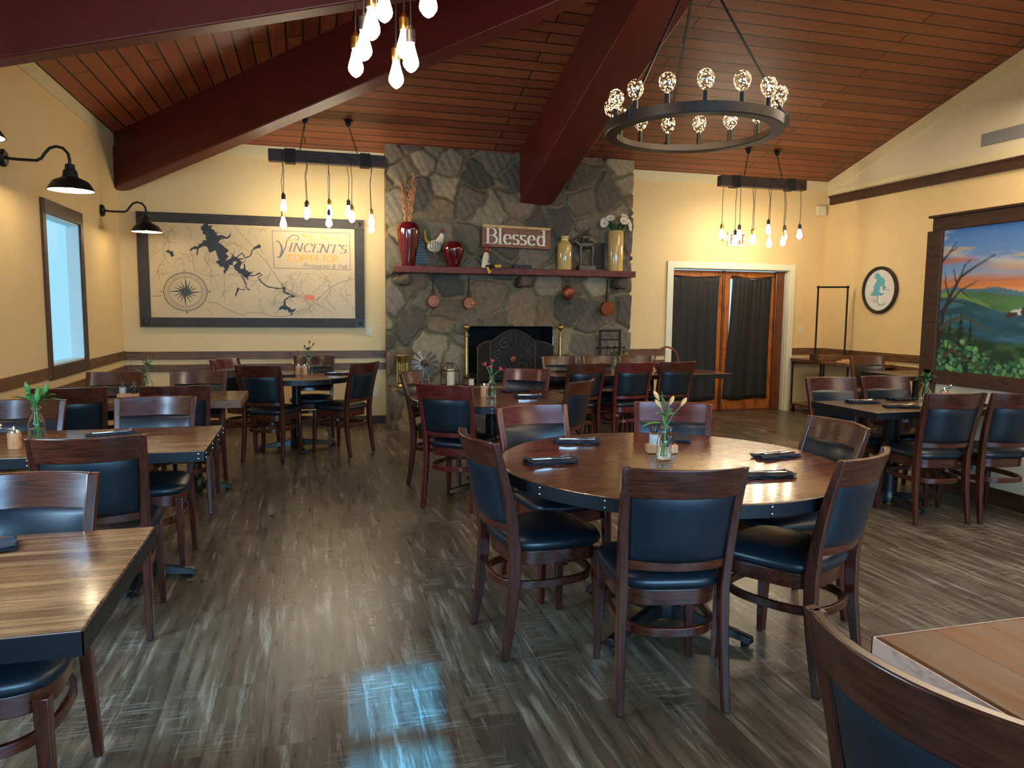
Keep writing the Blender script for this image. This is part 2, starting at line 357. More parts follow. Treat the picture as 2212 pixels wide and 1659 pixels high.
# ceiling: three board-clad slopes
def slab(name, mat, poly, up=.08):
    m = MB(); n = len(poly); m.loft([[tuple(p) for p in poly], [(x, y, z + up) for x, y, z in poly]]); return struct(m.build(name, mat, ang=0))
c_back = slab('ceiling', M_ceil, [(XL, YB, ZC), (XR, YB, ZC), (XR, YA, ZA), (XA, YA, ZA)])
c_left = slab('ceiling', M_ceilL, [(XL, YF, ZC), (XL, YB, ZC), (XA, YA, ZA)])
c_front = slab('ceiling', M_ceil, [(XL, YF, ZC), (XA, YA, ZA), (XR, YA, ZA), (XR, YF, ZC)])
# walls
DX0, DX1, DZ = 4.90, 6.76, 2.05
m = MB(); m.box(XL - W, 1.02, YB, YB + W, 0, ZC); m.box(1.02, 4.1, YB, YB + W, 1.5, ZC); m.box(4.1, DX0, YB, YB + W, 0, ZC)
m.box(DX0, DX1, YB, YB + W, DZ, ZC); m.box(DX1, XR + W, YB, YB + W, 0, ZC)
struct(m.build('wall_back', M_wall, ang=0))
W1 = (6.86, 7.82, .95, 2.20)      # pane of the visible window: y0 y1 z0 z1
m = MB()
m.box(XL - W, XL, W1[1], YB, 0, ZC); m.box(XL - W, XL, 3.0, W1[0], 0, ZC); m.box(XL - W, XL, W1[0], W1[1], 0, W1[2]); m.box(XL - W, XL, W1[0], W1[1], W1[3], ZC)

m.box(XL - W, XL, YF, 3.0, 0, ZC)
struct(m.build('wall_left', M_wall, ang=0))
# right wall: flat below the picture rail, paler gable above
m = MB(); m.box(XR, XR + W, YF, YB, 0, 3.02); struct(m.build('wall_right', M_wall, ang=0))
g = [(YF, 3.02), (YB, 3.02), (YB, ZC + .05), (YA, ZA + .05), (YF, ZC + .05)]
m = MB(); m.loft([[(XR, y, z) for y, z in g], [(XR + W, y, z) for y, z in g]]); struct(m.build('wall_gable', M_wallw, ang=0))
m = MB(); TX = (-.385, -.06); TZ1 = (2.16, 2.262); TZ2 = (2.30, 2.515); FW = (YF - .03, YF)  # two slots added in this unseen wall, sized to the sun patch on the floor
m.box(XL - W, TX[0], *FW, 0, ZC + .3).box(TX[1], XR + W, *FW, 0, ZC + .3).box(*TX, *FW, 0, TZ1[0]).box(*TX, *FW, TZ1[1], TZ2[0]).box(*TX, *FW, TZ2[1], ZC + .3); struct(m.build('wall_front', M_wall, ang=0))
# crown strips
m = MB(); m.box(XL, 1.0, YB - .018, YB, ZC - .13, ZC); m.box(4.15, XR, YB - .018, YB, ZC - .13, ZC); struct(m.build('trim_1', M_crown, ang=0))
struct(box('trim_2', M_crown, XL, XL + .018, YF, YB - .02, ZC - .13, ZC))
def gable_strip(z_off0, z_off1, x0, x1):
    q = [(YB - .02, ZC + z_off0), (YB - .02, ZC + z_off1), (YA, ZA + z_off1), (YA, ZA + z_off0)]
    return MB().loft([[(x0, y, z) for y, z in q], [(x1, y, z) for y, z in q]])
struct(gable_strip(-.15, 0, XR - .018, XR).build('trim_3', M_crown, ang=0))
# picture rail with a pale ledge strip over it
m = MB(); m.box(XR - .045, XR, YF, YB - .10, 3.0, 3.105); m.box(XR - .06, XR, YF, YB - .085, 3.105, 3.125); struct(m.build('trim_4', M_trimdk, ang=0))
struct(box('trim_5', M_crown, XR - .015, XR, YF, YB - .02, 3.125, 3.22))
# chair rails
for i, (z0, z1) in enumerate(((.831, .926), (.686, .772))):
    struct(box('trim_%d' % (6 + i), M_rail, XL + .002, .94, YB - .022, YB, z0, z1))
    struct(box('trim_%d' % (8 + i), M_rail, 4.15, 4.80, YB - .022, YB, z0, z1))
    struct(box('trim_%d' % (10 + i), M_rail, 6.86, XR - .002, YB - .022, YB, z0, z1))
    struct(box('trim_%d' % (12 + i), M_rail, XR - .022, XR, YF, YB - .022, z0, z1))
m = MB(); m.box(XL, XL + .022, YF, 6.78, .855, .945); m.box(XL, XL + .022, 7.90, YB - .022, .84, .935); struct(m.build('trim_14', M_rail, ang=0))
struct(box('trim_15', M_rail, XL, XL + .022, YF, YB - .022, .686, .765))
struct(box('baseboard_back', M_base, XL, .93, YB - .018, YB, 0, .10)); struct(box('baseboard_back', M_base, 4.2, 4.8, YB - .018, YB, 0, .10))
struct(box('baseboard_left', M_base, XL, XL + .018, YF, YB - .02, 0, .10)); struct(box('baseboard_right', M_base, XR - .018, XR, YF, YB - .02, 0, .10))
# window in the left wall: casing, white reveal, frosted pane
def window(nm, y0, y1, z0, z1, top=.11, side=.075, bot=.11):
    w = struct(MB().box(XL, XL + .02, y0 - side, y0, z0 - bot, z1 + top).box(XL, XL + .02, y1, y1 + side, z0 - bot, z1 + top)
               .box(XL, XL + .026, y0 - side * .6, y1 + side * .6, z1, z1 + top).box(XL, XL + .026, y0 - side * .6, y1 + side * .6, z0 - bot, z0).build(nm, M_frame, ang=0))
    return w
w1 = window('window_1', *W1)
MB().box(XL - .115, XL, W1[0], W1[0] + .015, W1[2], W1[3]).box(XL - .115, XL, W1[1] - .015, W1[1], W1[2], W1[3]).box(XL - .115, XL, W1[0], W1[1], W1[3] - .015, W1[3]).box(XL - .115, XL, W1[0], W1[1], W1[2], W1[2] + .015).build('reveal', M_reveal, w1, ang=0)
MB().box(XL - .12, XL - .105, W1[0], W1[1], W1[2], W1[3]).build('pane', M_pane, w1, ang=0)
w2 = struct(MB().box(XL, XL + .02, 1.52, 2.68, 1.93, 2.01).box(XL, XL + .02, 1.52, 1.60, 1.6, 1.93).box(XL, XL + .02, 2.60, 2.68, 1.6, 1.93).box(XL, XL + .02, 1.52, 1.60, .95, 1.6).box(XL, XL + .02, 2.60, 2.68, .95, 1.6).box(XL, XL + .02, 1.52, 2.68, .86, .95).build('window_2', M_frame, ang=0))
MB().box(XL, XL + .008, 1.6, 2.6, .95, 1.93).build('pane', M_pane, w2, ang=0)
# glazed door front behind the camera, with daylight showing in it
w3 = struct(MB().box(-1.3, 4.1, YF, YF + .03, .4, .5).box(-1.3, 4.1, YF, YF + .03, 2.02, 2.12).box(-1.3, -1.2, YF, YF + .03, .5, 2.02).box(1.35, 1.45, YF, YF + .03, .5, 2.02).box(4.0, 4.1, YF, YF + .03, .5, 2.02).build('window_3', M_frame, ang=0))
MB().box(-1.2, 1.35, YF, YF + .012, .5, 2.02).box(1.45, 4.0, YF, YF + .012, .5, 2.02).build('pane', emis('daylit_front_glass', (.35, .62, .9, 1), 1.0), w3, ang=0)

# ceiling beams
def beam(p0, p1, w, d, label, lift=.02):
    p0, p1 = Vector(p0), Vector(p1); t = (p1 - p0); t.z = 0; t.normalize(); sd = Vector((t.y, -t.x, 0)) * w / 2
    rings = []
    for p, dd in ((p0, d), (p1, d)):
        rings.append([tuple(p - sd + Vector((0, 0, lift))), tuple(p + sd + Vector((0, 0, lift))), tuple(p + sd - Vector((0, 0, dd))), tuple(p - sd - Vector((0, 0, dd)))])
    o = MB().loft(rings).build('ceiling_beam', M_beam, ang=0, bevel=.012)
    return tag(o, label, 'beam')
beam((XL + .02, YB - .02, ZC), (XA, YA, ZA), .20, .60, 'dark red hip beam rising from the back left corner of the room')
beam((2.83, 9.2, ZC + SB * (YB - 9.2)), (2.76, YA + .0, ZA), .43, .62, 'dark red beam coming down on the stone chimney above the mantel')
beam((XL + .01, 5.38, ZC), (XA, 5.36, ZA - .02), .17, .48, 'dark red beam crossing the top left corner of the view')

# ------------------------------------------------------------------ door with curtains
m = MB()
m.box(4.806, DX0, YB - .03, YB, 0, 2.14).box(DX1, 6.856, YB - .03, YB, 0, 2.14).box(DX0, DX1, YB - .03, YB, DZ, 2.14)
m.box(DX1 - .012, DX1, YB, YB + .12, 0, DZ).box(DX0, DX0 + .012, YB, YB + .12, 0, DZ).box(DX0, DX1, YB, YB + .12, DZ - .012, DZ)
struct(m.build('trim_16', M_doortrim, ang=0, bevel=.004))
DY = YB + .10
def leaf(nm, x0, x1, st=.085, bt=.20, mat=M_doorwood):
    d = struct(MB().box(x0, x0 + st, DY, DY + .04, .03, DZ - .02).box(x1 - st, x1, DY, DY + .04, .03, DZ - .02)
               .box(x0 + st, x1 - st, DY, DY + .04, .03, .03 + bt).box(x0 + st, x1 - st, DY, DY + .04, DZ - .13, DZ - .02).build(nm, mat, ang=0, bevel=.004))
    MB().box(x0 + st, x1 - st, DY + .016, DY + .022, .03 + bt, DZ - .13).build('glass', M_glass, d, ang=0)
    return d
leaf('door_1', DX0 + .014, 5.74); leaf('door_2', 5.785, 6.60)
struct(box('trim_17', M_doorwood2, 5.742, 5.783, DY - .012, DY + .05, 0, DZ - .015, bevel=.006))
struct(box('trim_18', M_doorwood2, 6.604, DX1 - .014, DY - .03, DY + .05, 0, DZ - .015, bevel=.01))
struct(box('trim_19', M_doorwood2, DX0, DX1, DY, DY + .05, 0, .028))
def curtain(x0, x1, ztop, zbot, label, seed, skew=0, sag=.03):
    rnd = random.Random(seed); t = thing('door_curtain', label, 'curtain', ((x0 + x1) / 2, DY - .03, ztop))
    nx, nz = 60, 26; vs = []; fs = []
    ph = [rnd.uniform(0, 6) for _ in range(4)]
    for j in range(nz + 1):
        tz = j / nz
        for i in range(nx + 1):
            u = i / nx; w = x1 - x0
            wd = 1 - .03 * math.sin(tz * PI)
            x = x0 + w * (.5 + (u - .5) * wd) + skew * tz * (1 - u)
            z = ztop - sag * math.sin(u * PI) * (1 - tz) - (ztop - zbot) * tz - .015 * tz * math.sin(u * 7 + ph[3])
            y = DY - .030 - .007 * math.sin(u * 26 + ph[0]) * (.4 + .6 * tz) - .009 * math.sin(u * 11 + ph[1] + tz) - .006 * math.sin(u * 58 + ph[2]) * (1 - tz) ** 3
            vs.append((x, y, z))
    for j in range(nz):
        for i in range(nx): a = j * (nx + 1) + i; fs.append((a, a + 1, a + nx + 2, a + nx + 1))
    L = t.location
    c = MB().add([(x - L.x, y - L.y, z - L.z) for x, y, z in vs], fs).build('cloth', M_curtain, t, ang=180)
    so = c.modifiers.new('thick', 'SOLIDIFY'); so.thickness = .003
    MB().tube([(-(x1 - x0) / 2 - .03, 0, .0), (0, 0, -sag * .8), ((x1 - x0) / 2 + .04, 0, 0)], .007, 8).build('rod', M_black, t)
    return t
curtain(4.93, 5.66, 1.955, .17, 'black curtain over the left glass door leaf', 3)
curtain(5.895, 6.53, 1.965, .18, 'black curtain over the right glass door leaf, nearest the cart', 5, skew=-.10, sag=.05)

# ------------------------------------------------------------------ stone fireplace
def stone_field(U, V, seed, cell=(.27, .20)):
    rng = np.random.RandomState(seed)
    u0, u1, v0, v1 = U.min() - .6, U.max() + .6, V.min() - .6, V.max() + .6
    su, sv = [], []
    nu = int((u1 - u0) / cell[0]) + 1; nv = int((v1 - v0) / cell[1]) + 1
    for j in range(nv):
        for i in range(nu):
            if rng.rand() < .18: continue
            su.append(u0 + (i + .5 * (j % 2) + rng.uniform(-.42, .42)) * cell[0]); sv.append(v0 + (j + rng.uniform(-.40, .40)) * cell[1])
    su, sv = np.array(su), np.array(sv); ns = len(su)
    ang = rng.uniform(0, PI, ns); st = rng.uniform(1.0, 1.45, ns); wgt = rng.uniform(-.04, .04, ns)
    Uf, Vf = U.ravel(), V.ravel()
    wob = .018 * np.sin(Uf * 13 + 3 * np.sin(Vf * 7)) + .010 * np.sin(Vf * 41 + Uf * 17)
    Uf2, Vf2 = Uf + wob, Vf + .016 * np.sin(Uf * 15 + 2 * np.sin(Vf * 9))
    D = np.full((2, Uf.size), 9.); I = np.zeros(Uf.size, int)
    for k in range(ns):
        du, dv = Uf2 - su[k], Vf2 - sv[k]; c, s_ = math.cos(ang[k]), math.sin(ang[k])
        a = (du * c + dv * s_) / st[k] ** .5; b = (-du * s_ + dv * c) * st[k] ** .5
        d = np.sqrt(a * a + b * b) + wgt[k]
        m1 = d < D[0]; D[1] = np.where(m1, D[0], np.minimum(D[1], d)); D[0] = np.where(m1, d, D[0]); I = np.where(m1, k, I)
    e = np.clip((D[1] - D[0] - .016) / .030, 0, 1); sm = e * e * (3 - 2 * e)
    tilt = rng.uniform(-.12, .12, (ns, 2)); off = rng.uniform(.0, .03, ns)
    h = sm * (.035 + off[I] + tilt[I, 0] * (Uf - su[I]) + tilt[I, 1] * (Vf - sv[I])) + .004 * np.sin(Uf * 60 + Vf * 33) * sm
    pal = np.array([srgb(*c)[:3] for c in ((134, 126, 114), (110, 104, 94), (150, 138, 118), (120, 112, 96), (160, 148, 124), (98, 94, 88), (138, 120, 96), (168, 156, 132))])
    pc = pal[rng.randint(0, len(pal), ns)] * np.array([[.92, .86, .76]]) * rng.uniform(.8, 1.15, (ns, 1))
    mort = np.array(srgb(138, 122, 90)[:3])
    stre = 1 + .10 * np.sin((Uf * np.cos(ang[I]) + Vf * np.sin(ang[I])) * 90 + 4 * np.sin(Uf * 22)) * .5
    col = pc[I] * stre[:, None]; col = mort[None] * (1 - sm[:, None]) + col * sm[:, None]
    return h.reshape(U.shape), col.reshape(U.shape + (3,))
def grid_obj(name, P, C, mat, parent=None, keep=None, wrapv=None):
    nv, nu = P.shape[:2]; vs = P.reshape(-1, 3); fs = []
    for j in range(nv - 1):
        for i in range(nu - 1):
            if keep is None or keep[j, i]: a = j * nu + i; fs.append((a, a + 1, a + nu + 1, a + nu))
    me = bpy.data.meshes.new(name); me.from_pydata([tuple(map(float, v)) for v in vs], [], fs); me.materials.append(mat)
    ca = me.color_attributes.new('Col', 'FLOAT_COLOR', 'POINT')
    cc = np.ones((len(vs), 4), np.float32); cc[:, :3] = C.reshape(-1, 3); ca.data.foreach_set('color', cc.ravel())
    me.polygons.foreach_set('use_smooth', [True] * len(me.polygons))
    o = bpy.data.objects.new(name, me); COL.objects.link(o)
    if parent: o.parent = parent
    return o
FX0, FX1, FY = .925, 4.17, 9.215
FB = (1.95, 3.09, .50, 1.245)
fire = thing('fireplace', 'grey fieldstone fireplace and chimney breast against the back wall', 'fireplace', (0, 0, 0))
st = .0165
xs = np.arange(FX0, FX1 + st, st); zs = np.arange(0, 3.42, st)
U, V = np.meshgrid(xs, zs); H, C = stone_field(U, V, 11, (.36, .27))
H = H * np.clip(1 + 0 * U, 0, 1)
ex = .012 * np.sin(V[:, :1] * 23) + .010 * np.sin(V[:, :1] * 51)
P = np.stack([U, FY - H, V], -1)
# ragged outer edges, returned back to the wall on both sides
def returns(P, C, x0, x1, yb):
    eL = P[:, :1].copy(); eR = P[:, -1:].copy(); out = [ ]
    w = .02 * np.sign(np.sin(P[:, :1, 2:3] * 17 + np.sin(P[:, :1, 2:3] * 5) * 2)) * .5
    L = []; Rr = []
    for t in (1, .75, .5, .25):
        a = eL.copy(); a[..., 1] = eL[..., 1] * (1 - t) + yb * t; a[..., 0] = x0 + .012 + w[..., 0] * (1 - t) ; L.append(a)
    for t in (.25, .5, .75, 1):
        a = eR.copy(); a[..., 1] = eR[..., 1] * (1 - t) + yb * t; a[..., 0] = x1 - .012 + w[..., 0] * (1 - t); Rr.append(a)
    P2 = np.concatenate(L + [P] + Rr, 1); C2 = np.concatenate([C[:, :1]] * 4 + [C] + [C[:, -1:]] * 4, 1); return P2, C2
P2, C2 = returns(P, C, FX0, FX1, YB)
xm = (P2[:-1, :-1, 0] + P2[1:, 1:, 0]) / 2; zm = (P2[:-1, :-1, 2] + P2[1:, 1:, 2]) / 2
zlim = ZC + SB * (YB - FY) + .02
keep = ~((xm > FB[0]) & (xm < FB[1]) & (zm < FB[3])) & (zm < zlim)
grid_obj('stone_face', P2, C2, M_stone, fire, keep)
# hearth: raised stone bench
HX0, HX1, HY, HZ = .95, 4.12, 8.76, .50
us = np.arange(HX0, HX1 + st, st); vs_ = np.arange(0, HZ + (FY - HY) + .1, st)
U, V = np.meshgrid(us, vs_); H, C = stone_field(U, V, 23, (.42, .34))
r = .035
Y = np.where(V < HZ, HY, HY + (V - HZ)); Z = np.where(V < HZ, V, HZ)
Hn = np.where(V < HZ, H, H * .15)
Yd = np.where(V < HZ, Y - Hn, Y); Zd = np.where(V < HZ, Z, Z + Hn)
P = np.stack([U, Yd, Zd], -1)
def sidecap(P, x):   # returns toward the wall at both ends of the bench
    a = P[:, :1].copy(); a[..., 1] = np.maximum(a[..., 1], FY); a[..., 0] = x; return a
Pl = sidecap(P, HX0); Pr = sidecap(P, HX1)
P2 = np.concatenate([Pl, P, Pr], 1); C2 = np.concatenate([C[:, :1], C, C[:, -1:]], 1)
grid_obj('hearth', P2, C2, M_stone, fire)
MB().box(HX0 + .02, HX1 - .02, HY + .06, FY + .1, .0, HZ - .03).build('hearth_core', M_fire, fire, ang=0)
# firebox
m = MB(); x0, x1, z0, z1 = FB; yb = 9.75
m.quad((x0, FY - .02, z0), (x0, yb, z0), (x0, yb, z1), (x0, FY - .02, z1)).quad((x1, FY - .02, z0), (x1, yb, z0), (x1, yb, z1), (x1, FY - .02, z1))
m.quad((x0, FY - .02, z1), (x1, FY - .02, z1), (x1, yb, z1), (x0, yb, z1)).quad((x0, FY - .02, z0), (x1, FY - .02, z0), (x1, yb, z0), (x0, yb, z0)).quad((x0, yb, z0), (x1, yb, z0), (x1, yb, z1), (x0, yb, z1))
m.build('firebox', M_fire, fire, ang=0)
# side vents in the stone, and corbels
for vx in (1.36, 3.69):
    v = MB().box(vx - .085, vx + .085, FY - .06, FY - .045, 1.99, 2.33).build('vent_grille', M_black, fire, ang=0)
    mm = MB()
    for k in range(9): mm.box(vx - .07, vx + .07, FY - .072, FY - .058, 2.015 + k * .034, 2.030 + k * .034)
    mm.build('louvre', M_iron, v, ang=0)
def rock(cx, cy, cz, sx, sy, sz, seed, name='corbel', mat=None, parent=None):
    rnd = random.Random(seed); m = MB(); m.ball((0, 0, 0), 1, 14)
    vs = []
    for x, y, z in m.v:
        f = lambda a: math.copysign(min(1, abs(a) * 1.35), a)
        k = 1 + .10 * math.sin(x * 5 + seed) + .08 * math.sin(y * 7 + z * 4 + seed)
        vs.append((cx + f(x) * sx * k, cy + f(y) * sy * k, cz + f(z) * sz * k))
    m.v = vs; return m.build(name, mat or M_corb, parent, ang=50)
M_corb = plain('rough_corbel_stone', srgb(92, 78, 62), .85, var=.3, nscale=18)
rock(1.14, 9.06, 1.80, .085, .13, .065, 1, parent=fire); rock(2.64, 9.06, 1.80, .08, .13, .06, 4, parent=fire); rock(3.96, 9.06, 1.80, .085, .13, .065, 7, parent=fire)
mantel = tag(MB().box(1.02, 4.13, 8.93, FY - .03, 1.882, 1.962).build('mantel_shelf', M_mantel, bevel=.008), 'long red-brown wooden mantel shelf on the stone chimney', 'shelf')
MZ = 1.9625

# ------------------------------------------------------------------ lettering: skeleton glyphs drawn with a broad nib
def G(*pl): return list(pl)
A_ = arc
GL = {
 'B': (.66, [[(.12, 0), (.12, 1)], [(.02, 1), (.35, 1)] + A_(.35, .76, .2, .24, 90, -90), [(.12, .52), (.38, .52)], [(.38, .52)] + A_(.38, .26, .24, .26, 90, -90) + [(.02, 0)]]),
 'l': (.30, [[(.14, 0), (.14, 1.03)], [(.02, 1.0), (.14, 1.03)], [(.03, 0), (.26, 0)]]),
 'e': (.52, [[(.07, .36), (.43, .36)] + A_(.25, .36, .18, .29, 0, 180) + A_(.27, .33, .2, .33, 180, 320)]),
 's': (.42, [A_(.2, .49, .14, .16, 30, 250, 12) + A_(.2, .17, .15, .17, 80, -150, 12)]),
 'd': (.60, [[(.44, 0), (.44, 1.03)], [(.33, 1.0), (.44, 1.03)], A_(.27, .32, .19, .33, 0, 360, 20), [(.44, 0), (.54, 0)]]),
 'V': (.75, [[(.08, 1), (.36, 0)], [(.36, 0), (.66, 1)], [(0, 1), (.2, 1)], [(.56, 1), (.76, 1)]]),
 'I': (.36, [[(.16, 0), (.16, 1)], [(.04, 0), (.28, 0)], [(.04, 1), (.28, 1)]]),
 'N': (.80, [[(.12, 0), (.12, 1)], [(.12, 1), (.62, 0)], [(.62, 0), (.62, 1)], [(.02, 0), (.22, 0)], [(.52, 1), (.72, 1)], [(.02, 1), (.12, 1)]]),
 'C': (.70, [A_(.38, .5, .32, .5, 45, 315, 20), [(.6, .86), (.62, .7)]]),
 'E': (.60, [[(.12, 0), (.12, 1)], [(.02, 1), (.5, 1), (.5, .86)], [(.12, .53), (.4, .53)], [(.02, 0), (.52, 0), (.54, .16)]]),
 'T': (.66, [[(.32, 0), (.32, 1)], [(.02, .86), (.04, 1), (.6, 1), (.62, .86)], [(.22, 0), (.42, 0)]]),
 "'": (.18, [[(.1, 1.02), (.06, .8)]]),
 'S': (.54, [A_(.27, .74, .2, .25, 40, 255, 14) + A_(.26, .26, .22, .26, 75, -145, 14)]),
 'R': (.68, [[(.12, 0), (.12, 1)], [(.02, 1), (.34, 1)] + A_(.34, .75, .2, .25, 90, -90) + [(.12, .5)], [(.34, .5), (.6, 0), (.68, 0)], [(.02, 0), (.22, 0)]]),
 't': (.34, [[(.14, .85), (.14, .1)] + A_(.22, .1, .08, .1, 180, 290, 5), [(.02, .64), (.28, .64)]]),
 'a': (.48, [A_(.22, .5, .15, .15, 150, 0, 8) + [(.37, .08), (.44, 0)], A_(.22, .19, .15, .18, 0, 360, 16)]),
 'u': (.56, [[(.03, .64), (.12, .64), (.12, .2)] + A_(.25, .2, .13, .2, 180, 330, 8) + [(.42, .2)], [(.42, .66), (.42, 0), (.5, 0)]]),
 'r': (.40, [[(.12, 0), (.12, .64)], [(.12, .42)] + A_(.26, .46, .14, .18, 180, 60, 8), [(.03, 0), (.22, 0)]]),
 'n': (.56, [[(.12, 0), (.12, .64)], [(.12, .42)] + A_(.27, .44, .15, .2, 180, 0, 10) + [(.42, 0)], [(.35, 0), (.5, 0)], [(.04, 0), (.2, 0)]]),
 '&': (.74, [[(.62, 0), (.18, .66)] + A_(.29, .78, .14, .2, 200, -20, 10) + [(.14, .34)] + A_(.26, .2, .19, .2, 150, 330, 10) + [(.6, .48)]]),
 'P': (.62, [[(.12, 0), (.12, 1)], [(.02, 1), (.34, 1)] + A_(.34, .74, .22, .26, 90, -90) + [(.12, .48)], [(.02, 0), (.22, 0)]]),
 'b': (.56, [[(.12, 0), (.12, 1.03)], [(.02, 1.0), (.12, 1.03)], A_(.3, .32, .18, .32, 180, -180, 20)]),
 ' ': (.32, [])}
SANS = {
 'C': (.84, [A_(.46, .5, .4, .46, 45, 315, 22)]), 'O': (1.0, [A_(.5, .5, .42, .46, 0, 360, 26)]), 'P': (.62, [[(.12, 0), (.12, .96), (.34, .96)] + A_(.34, .73, .2, .23, 90, -90) + [(.12, .5)]]),
 'E': (.58, [[(.5, .96), (.12, .96), (.12, .04), (.5, .04)], [(.12, .5), (.44, .5)]]), 'R': (.66, [[(.12, 0), (.12, .96), (.34, .96)] + A_(.34, .73, .2, .23, 90, -90) + [(.12, .5)], [(.32, .5), (.56, 0)]]),
 'T': (.62, [[(.3, 0), (.3, .96)], [(.02, .96), (.58, .96)]]), ' ': (.34, []), 'X': (.7, [[(.08, 0), (.6, 1)], [(.6, 0), (.08, 1)]]), 'I': (.26, [[(.12, 0), (.12, 1)]]),
 'N': (.8, [[(.12, 0), (.12, 1), (.66, 0), (.66, 1)]]), 'S': (.6, [A_(.27, .74, .2, .24, 40, 255, 14) + A_(.26, .26, .22, .26, 75, -145, 14)]), 'W': (1.0, [[(.04, 1), (.26, 0), (.48, .9), (.7, 0), (.92, 1)]])}
_e = [0]
def eps():      # strokes laid one over another, each a hair thicker than the last
    _e[0] = (_e[0] + 1) % 60; return _e[0] * 2e-5
def ribbon(pts, w, w1=None):
    q = []; n = len(pts)
    if n < 2: return q
    L = []
    for i in range(n):
        a = pts[max(0, i - 1)]; b = pts[min(n - 1, i + 1)]
        dx, dy = b[0] - a[0], b[1] - a[1]; d = math.hypot(dx, dy) or 1
        ww = (w if w1 is None else w + (w1 - w) * i / (n - 1)) / 2
        L.append(((pts[i][0] - dy / d * ww, pts[i][1] + dx / d * ww), (pts[i][0] + dy / d * ww, pts[i][1] - dx / d * ww)))
    for i in range(n - 1): q.append((L[i][0], L[i][1], L[i + 1][1], L[i + 1][0]))
    return q
def nibq(pts, nx, ny):
    q = []
    for (x0, y0), (x1, y1) in zip(pts, pts[1:]):
        q.append(((x0 - nx, y0 - ny), (x0 + nx, y0 + ny), (x1 + nx, y1 + ny), (x1 - nx, y1 - ny)))
        q.append(((x0 - nx, y0 + ny), (x0 + nx, y0 - ny), (x1 + nx, y1 - ny), (x1 - nx, y1 + ny)))
    return q
def text_quads(s, font, nib=None, w=.16, slant=0, track=1.0):
    out = []; x = 0
    for ch in s:
        adv, pls = font[ch]
        for pl in pls:
            pp = [(x + px + slant * py, py) for px, py in pl]
            out += nibq(pp, *nib) if nib else ribbon(pp, w)
        x += adv * track
    return out, x
def put_text(mb, s, font, to3, width, height, origin, **kw):
    q, tw = text_quads(s, font, **kw); sx = width / tw
    for quad in q:
        e_ = eps(); mb.add([(lambda v: (v[0], v[1] - e_, v[2]))(to3(origin[0] + px * sx, origin[1] + py * height)) for px, py in quad], [(0, 1, 2, 3)])

# ------------------------------------------------------------------ framed map on the back wall
BX0, BX1, BZ0, BZ1 = -1.863, .679, 1.215, 2.524
PX0, PX1, PZ0, PZ1 = -1.745, .565, 1.325, 2.412
mp = thing('framed_map', 'large framed lake map reading VINCENT\'S COPPER TOP Restaurant & Pub', 'sign', (0, YB, 0))
def L_(y): return y - YB
FYm = -.052
box('board', M_parch, PX0 - .01, PX1 + .01, FYm + .018, -.01, PZ0 - .01, PZ1 + .01, mp)
m = MB(); m.box(BX0, BX1, FYm, -.002, PZ1, BZ1).box(BX0, BX1, FYm, -.002, BZ0, PZ0).box(BX0, PX0, FYm, -.002, PZ0, PZ1).box(PX1, BX1, FYm, -.002, PZ0, PZ1)
m.build('frame', M_board, mp, ang=0, bevel=.004)
for cxx in ((BX0 + PX0) / 2, (BX1 + PX1) / 2):
    for czz in ((BZ0 + PZ0) / 2, (BZ1 + PZ1) / 2):
        MB().box(cxx - .056, cxx + .056, FYm - .010, FYm, czz - .054, czz + .054).lathe([(.034, .0), (.030, .008), (.012, .010), (.0, .016)], 16, Matrix.Translation((cxx, FYm - .010, czz)) @ Matrix.Rotation(PI / 2, 4, 'X')).build('corner_plate', M_bronze, mp)
def mz(u, v, k=0.0):      # a point of the artwork, from its place on the board
    a = (u - 155) / 1775.0; top = 148 + 59 * a; bot = 982 + 10 * a
    return (PX0 + (PX1 - PX0) * a, FYm + .0165 - k, PZ1 - (PZ1 - PZ0) * (v - top) / (bot - top))
rnd = random.Random(5)
roads = MB(); ink = MB(); gold = MB(); let = MB(); mark = MB()
def rib(mb, pts, w, w1=None, k=.0):
    pp = [mz(*p, k) for p in pts]; q = ribbon([(p[0], p[2]) for p in pp], w, w1)
    for a in q: e_ = eps(); mb.add([(x, pp[0][1] - e_, z) for x, z in a], [(0, 1, 2, 3)])
def wiggle(pts, amp=7, sub=5):
    out = []
    for (x0, y0), (x1, y1) in zip(pts, pts[1:]):
        for i in range(sub):
            t = i / sub; out.append((x0 + (x1 - x0) * t + rnd.uniform(-amp, amp) * (t > 0), y0 + (y1 - y0) * t + rnd.uniform(-amp, amp) * (t > 0)))
    return out + [pts[-1]]
inlogo = lambda x, y: 1190 < x < 1895 and 205 < y < 570
incomp = lambda x, y: (x - 444) ** 2 + (y - 757) ** 2 < 195 ** 2
for _ in range(120):      # creeks and side roads
    x, y = rnd.uniform(170, 1915), rnd.uniform(170, 970); a = rnd.uniform(0, 2 * PI); pts = [(x, y)]
    for k in range(rnd.randint(3, 9)):
        a += rnd.uniform(-.7, .7); x += 32 * math.cos(a); y += 32 * math.sin(a)
        if not (165 < x < 1920 and 175 < y < 975) or inlogo(x, y) or incomp(x, y): break
        pts.append((x, y))
        if rnd.random() < .4:
            b = a + rnd.choice((-1, 1)) * .9; q = [(x, y), (x + 26 * math.cos(b), y + 26 * math.sin(b)), (x + 40 * math.cos(b + .3), y + 40 * math.sin(b + .3))]
            if all(165 < p[0] < 1920 and 175 < p[1] < 975 and not inlogo(*p) and not incomp(*p) for p in q): rib(roads, wiggle(q, 3, 3), .0028)
    if len(pts) > 2 and not (inlogo(*pts[0]) or incomp(*pts[0])): rib(roads, wiggle(pts, 4, 3), .0034)
